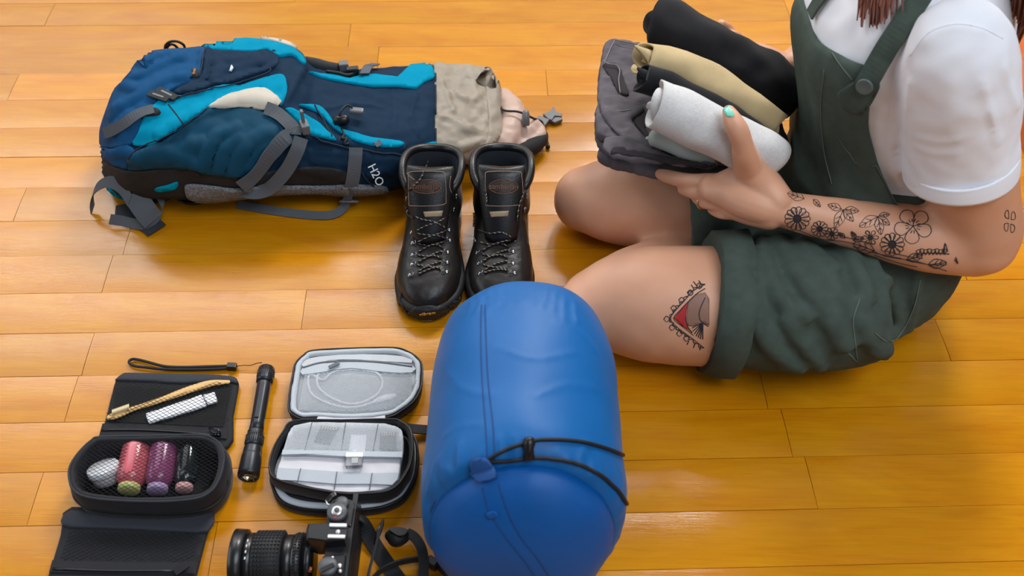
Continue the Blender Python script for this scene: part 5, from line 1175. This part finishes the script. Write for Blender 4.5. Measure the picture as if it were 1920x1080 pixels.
# ================================================================== FILM CAMERA with strap
def slr():
    t = thing('film_camera', 'black film camera with a zoom lens and neck strap at the bottom edge', 'camera', P(640, 1030, 0))
    M_CB = mat('camera_black', (20, 20, 22), .35, coat=.2); M_CL = mat('camera_leatherette', (22, 22, 24), .6, bump=.6, bs=700); M_CG = mat('camera_dial_grey', (74, 76, 80), .45)
    M_CS = mat('camera_silver', (210, 210, 208), .3, .8); M_RBR = mat('lens_rubber', (26, 26, 28), .6)
    ZT = .082
    def pz(x, y, z=ZT): return P(x, y, z)
    # body: back edge line and front edge line on the top plate
    bo = [(620, 936), (640, 930), (664, 934), (668, 945), (660, 1010), (650, 1090), (640, 1160), (626, 1180), (598, 1176), (592, 1160), (600, 1090), (606, 1040), (608, 1000), (612, 950)]
    qb = [pz(x, y) for x, y in bo]; part('camera_body', prism(qb, .001, .066), M_CL, t, False, bevel=.003)
    part('top_plate', prism(qb, .066, .076), M_CB, t, False, bevel=.003)
    part('back_door', strip([pz(672, 945, .04), pz(663, 1010, .04), pz(652, 1100, .04)], .055, .006, normal=Vector((1, .1, 0))), M_CB, t, False)
    part('shutter_housing', prism([pz(x, y) for x, y in ((616, 946), (624, 934), (642, 930), (662, 935), (664, 950), (658, 984), (612, 982))], .07, .079), M_CB, t, False, bevel=.002)
    d = pz(633, 963, .079); dl = part('mode_dial', lathe(d, (0, 0, 1), [(0, .0115), (.001, .0120), (.006, .0120), (.007, .0112), (.0072, .001)], 32), M_CG, t)
    part('dial_ring', lathe(d+Vector((0, 0, .0072)), (0, 0, 1), [(0, .0068), (.0012, .0066), (.0013, .004)], 24, True), M_CS, dl)
    part('dial_centre', lathe(d+Vector((0, 0, .0084)), (0, 0, 1), [(0, .0032), (.0012, .003), (.0013, .0002)], 18), M_CG, dl)
    part('dial_index', box(d+Vector((-.001, -.0088, .0074)), .004, .002, .0006), M_INKRED, dl, False)
    part('release_dial', lathe(pz(641, 945, .079), (0, 0, 1), [(0, .0082), (.004, .0082), (.005, .0074), (.0052, .001)], 26), M_CG, t)
    part('advance_lever', strip([pz(614, 940, .084), pz(622, 930, .086), pz(630, 926, .086)], .006, .004), M_CB, t, False, bevel=.001)
    part('strap_lug', tube([pz(611, 938, .07), pz(614, 946, .07), pz(620, 948, .07)], .0012, 6), M_CS, t)
    # prism hump and hot shoe
    part('prism_hump', loft([[pz(x, y, .066) for x, y in ((572, 1006), (580, 985), (655, 982), (652, 1034), (600, 1040), (572, 1030))], [pz(x, y, .088) for x, y in ((574, 994), (578, 982), (648, 979), (646, 1012), (610, 1016), (575, 1012))], [pz(x, y, .090) for x, y in ((578, 992), (581, 984), (644, 981), (642, 1008), (610, 1012), (579, 1008))]]), M_CB, t, False)
    for y in (985, 1006): part('hot_shoe_rail', box(pz(634 if y < 1000 else 631, y, .0935), .020, .004, .003), M_WPL, t, False, bevel=.0006)
    part('hot_shoe', box(pz(634, 996, .0905), .021, .014, .003), M_DMET, t, False); part('shoe_contact', lathe(pz(634, 997, .092), (0, 0, 1), [(0, .003), (.001, .0028), (.0012, .0003)], 14), M_CS, t)
    # second control cluster
    part('control_plate', prism([pz(x, y, .076) for x, y in ((606, 1044), (650, 1040), (642, 1110), (596, 1110))], .074, .080), M_CB, t, False, bevel=.002)
    rd = part('rewind_dial', lathe(pz(616, 1066, .08), (0, 0, 1), [(0, .0112), (.007, .0112), (.0085, .0100), (.0087, .001)], 28), M_CG, t)
    part('rewind_crank', box(pz(614, 1064, .0895), .016, .005, .002, .5), M_CB, rd, False)
    for x, y, r, m in ((624, 1047, .0022, M_CS), (637, 1062, .003, M_CS), (638, 1072, .0024, M_CS), (606, 1074, .0028, M_CS)): part('button', lathe(pz(x, y, .082), (0, 0, 1), [(0, r), (.002, r), (.003, r*.7), (.0032, .0002)], 12), m, t)
    # lens
    c0 = P(588, 1052, .043); ax = Vector((-1, -.03, 0)).normalized(); R = .0385
    lm = part('lens_mount', lathe(c0, ax, [(0, .030), (.006, .030), (.0065, .0285), (.012, .0285)], 40), M_CB, t)
    def lz(name, a, b, r0, r1, m): return part(name, lathe(c0+ax*a, ax, [(0, r0-.002), (.0008, r0), (b-a-.0008, r1), (b-a, r1-.002)], 48), m, t)
    lz('aperture_ring', .011, .022, .0315, .0325, M_CB); lz('focus_collar', .022, .034, .0310, .0310, M_CB); lz('zoom_ring', .034, .068, .0345, .0350, M_RBR); lz('barrel', .068, .078, .0335, .0335, M_CB); lz('front_rim', .078, .093, .0375, .0385, M_CB)
    part('front_glass', lathe(c0+ax*.0935, ax, [(0, .034), (.0005, .033), (-.004, .02), (-.006, .001)], 36), mat('front_glass', (24, 26, 40), .05, coat=1.0), t)
    s = Vector((0, 0, 1)).cross(ax).normalized(); b = ax.cross(s); kn = []
    for i in range(8):
        for k in range(44):
            a = 2*math.pi*k/44; rr = s*math.cos(a)+b*math.sin(a)
            if rr.z < -.2: continue
            c = c0+ax*(.0365+i*.0041)+rr*.0349; tg = ax.cross(rr)
            kn.append(loft([[c+ax*(u*.0014)+tg*(v*.0016) for u, v in ((-1, -1), (1, -1), (1, 1), (-1, 1))], [c+rr*.0013+ax*(u*.0010)+tg*(v*.0011) for u, v in ((-1, -1), (1, -1), (1, 1), (-1, 1))]]))
    part('zoom_ring_knurl', join(*kn), M_RBR, t, False, kind='stuff')
    kn = []
    for k in range(50):
        a = 2*math.pi*k/50; rr = s*math.cos(a)+b*math.sin(a)
        if rr.z > -.2:
            for i in range(2): c = c0+ax*(.0135+i*.0045)+rr*.0322; tg = ax.cross(rr); kn.append(loft([[c+ax*(u*.0016)+tg*(v*.0012) for u, v in ((-1, -1), (1, -1), (1, 1), (-1, 1))], [c+rr*.0012+ax*(u*.001)+tg*(v*.0008) for u, v in ((-1, -1), (1, -1), (1, 1), (-1, 1))]]))
    part('aperture_ring_knurl', join(*kn), M_RBR, t, False, kind='stuff')
    for k in range(4):
        a = 1.25+k*.22; rr = -s*math.cos(a)*1+b*math.sin(a)
        if (b*1).z < 0: rr = -s*math.cos(a)-b*math.sin(a)
        part('lens_mark', box(c0+ax*.0735+rr*.0337, .0012, .003, .001), M_WHITE, t, False)
    part('lens_release', lathe(P(584, 1068, .06), (-.4, -.3, .8), [(0, .0035), (.004, .0035), (.005, .0025), (.0052, .0003)], 14), mat('bronze', (190, 120, 80), .3, .9), t)
    # strap
    def st(name, pts, w, m=M_BK, side=None, nrm=None, th=.002):
        q = cr([tuple(P(*p)) for p in pts], 6); return part(name, strip([Vector(a) for a in q], w, th, normal=nrm, side=[side]*len(q) if side is not None else None), m, t, False)
    st('neck_strap', [(670, 965, .05), (682, 985, .02), (698, 1015, .005), (722, 1052, .004), (748, 1088, .004), (775, 1125, .004)], .019)
    st('neck_strap', [(717, 980, .03), (709, 1005, .028), (700, 1040, .026), (690, 1080, .024), (682, 1130, .022)], .017, side=Vector((.25, .1, 1)), th=.003)
    part('strap_slider', tube([P(x, y, z) for x, y, z in ((718, 977, .034), (708, 995, .034), (703, 1020, .034), (712, 1000, .022), (717, 985, .022))], .0018, 6, closed=True), M_PLAS, t)
    part('strap_pad', remesh(limb([(730, 1004, .018, 10), (742, 1008, .02, 18), (756, 1006, .02, 14), (764, 1000, .018, 8)]), .002, 2), M_RUB, t)
    part('strap_pad_cover', slab([(728, 990), (750, 988), (764, 993), (760, 1001), (748, 1004), (738, 999)], .03, .036, 3), M_PLAS, t, False)
    st('neck_strap', [(762, 998, .022), (778, 1008, .024), (789, 1025, .024), (794, 1048, .02), (794, 1080, .016), (790, 1120, .012)], .0125, nrm=Vector((.3, -.2, 1)))
    st('neck_strap', [(690, 1095, .01), (712, 1072, .014), (738, 1058, .016), (765, 1051, .015), (790, 1049, .012), (812, 1056, .008), (832, 1074, .006), (850, 1100, .005)], .008, side=Vector((0, .3, 1)), th=.0025)
    part('strap_keeper', box(P(811, 1056, .01), .015, .012, .014, -.5), M_PLAS, t, False, bevel=.002)
slr()
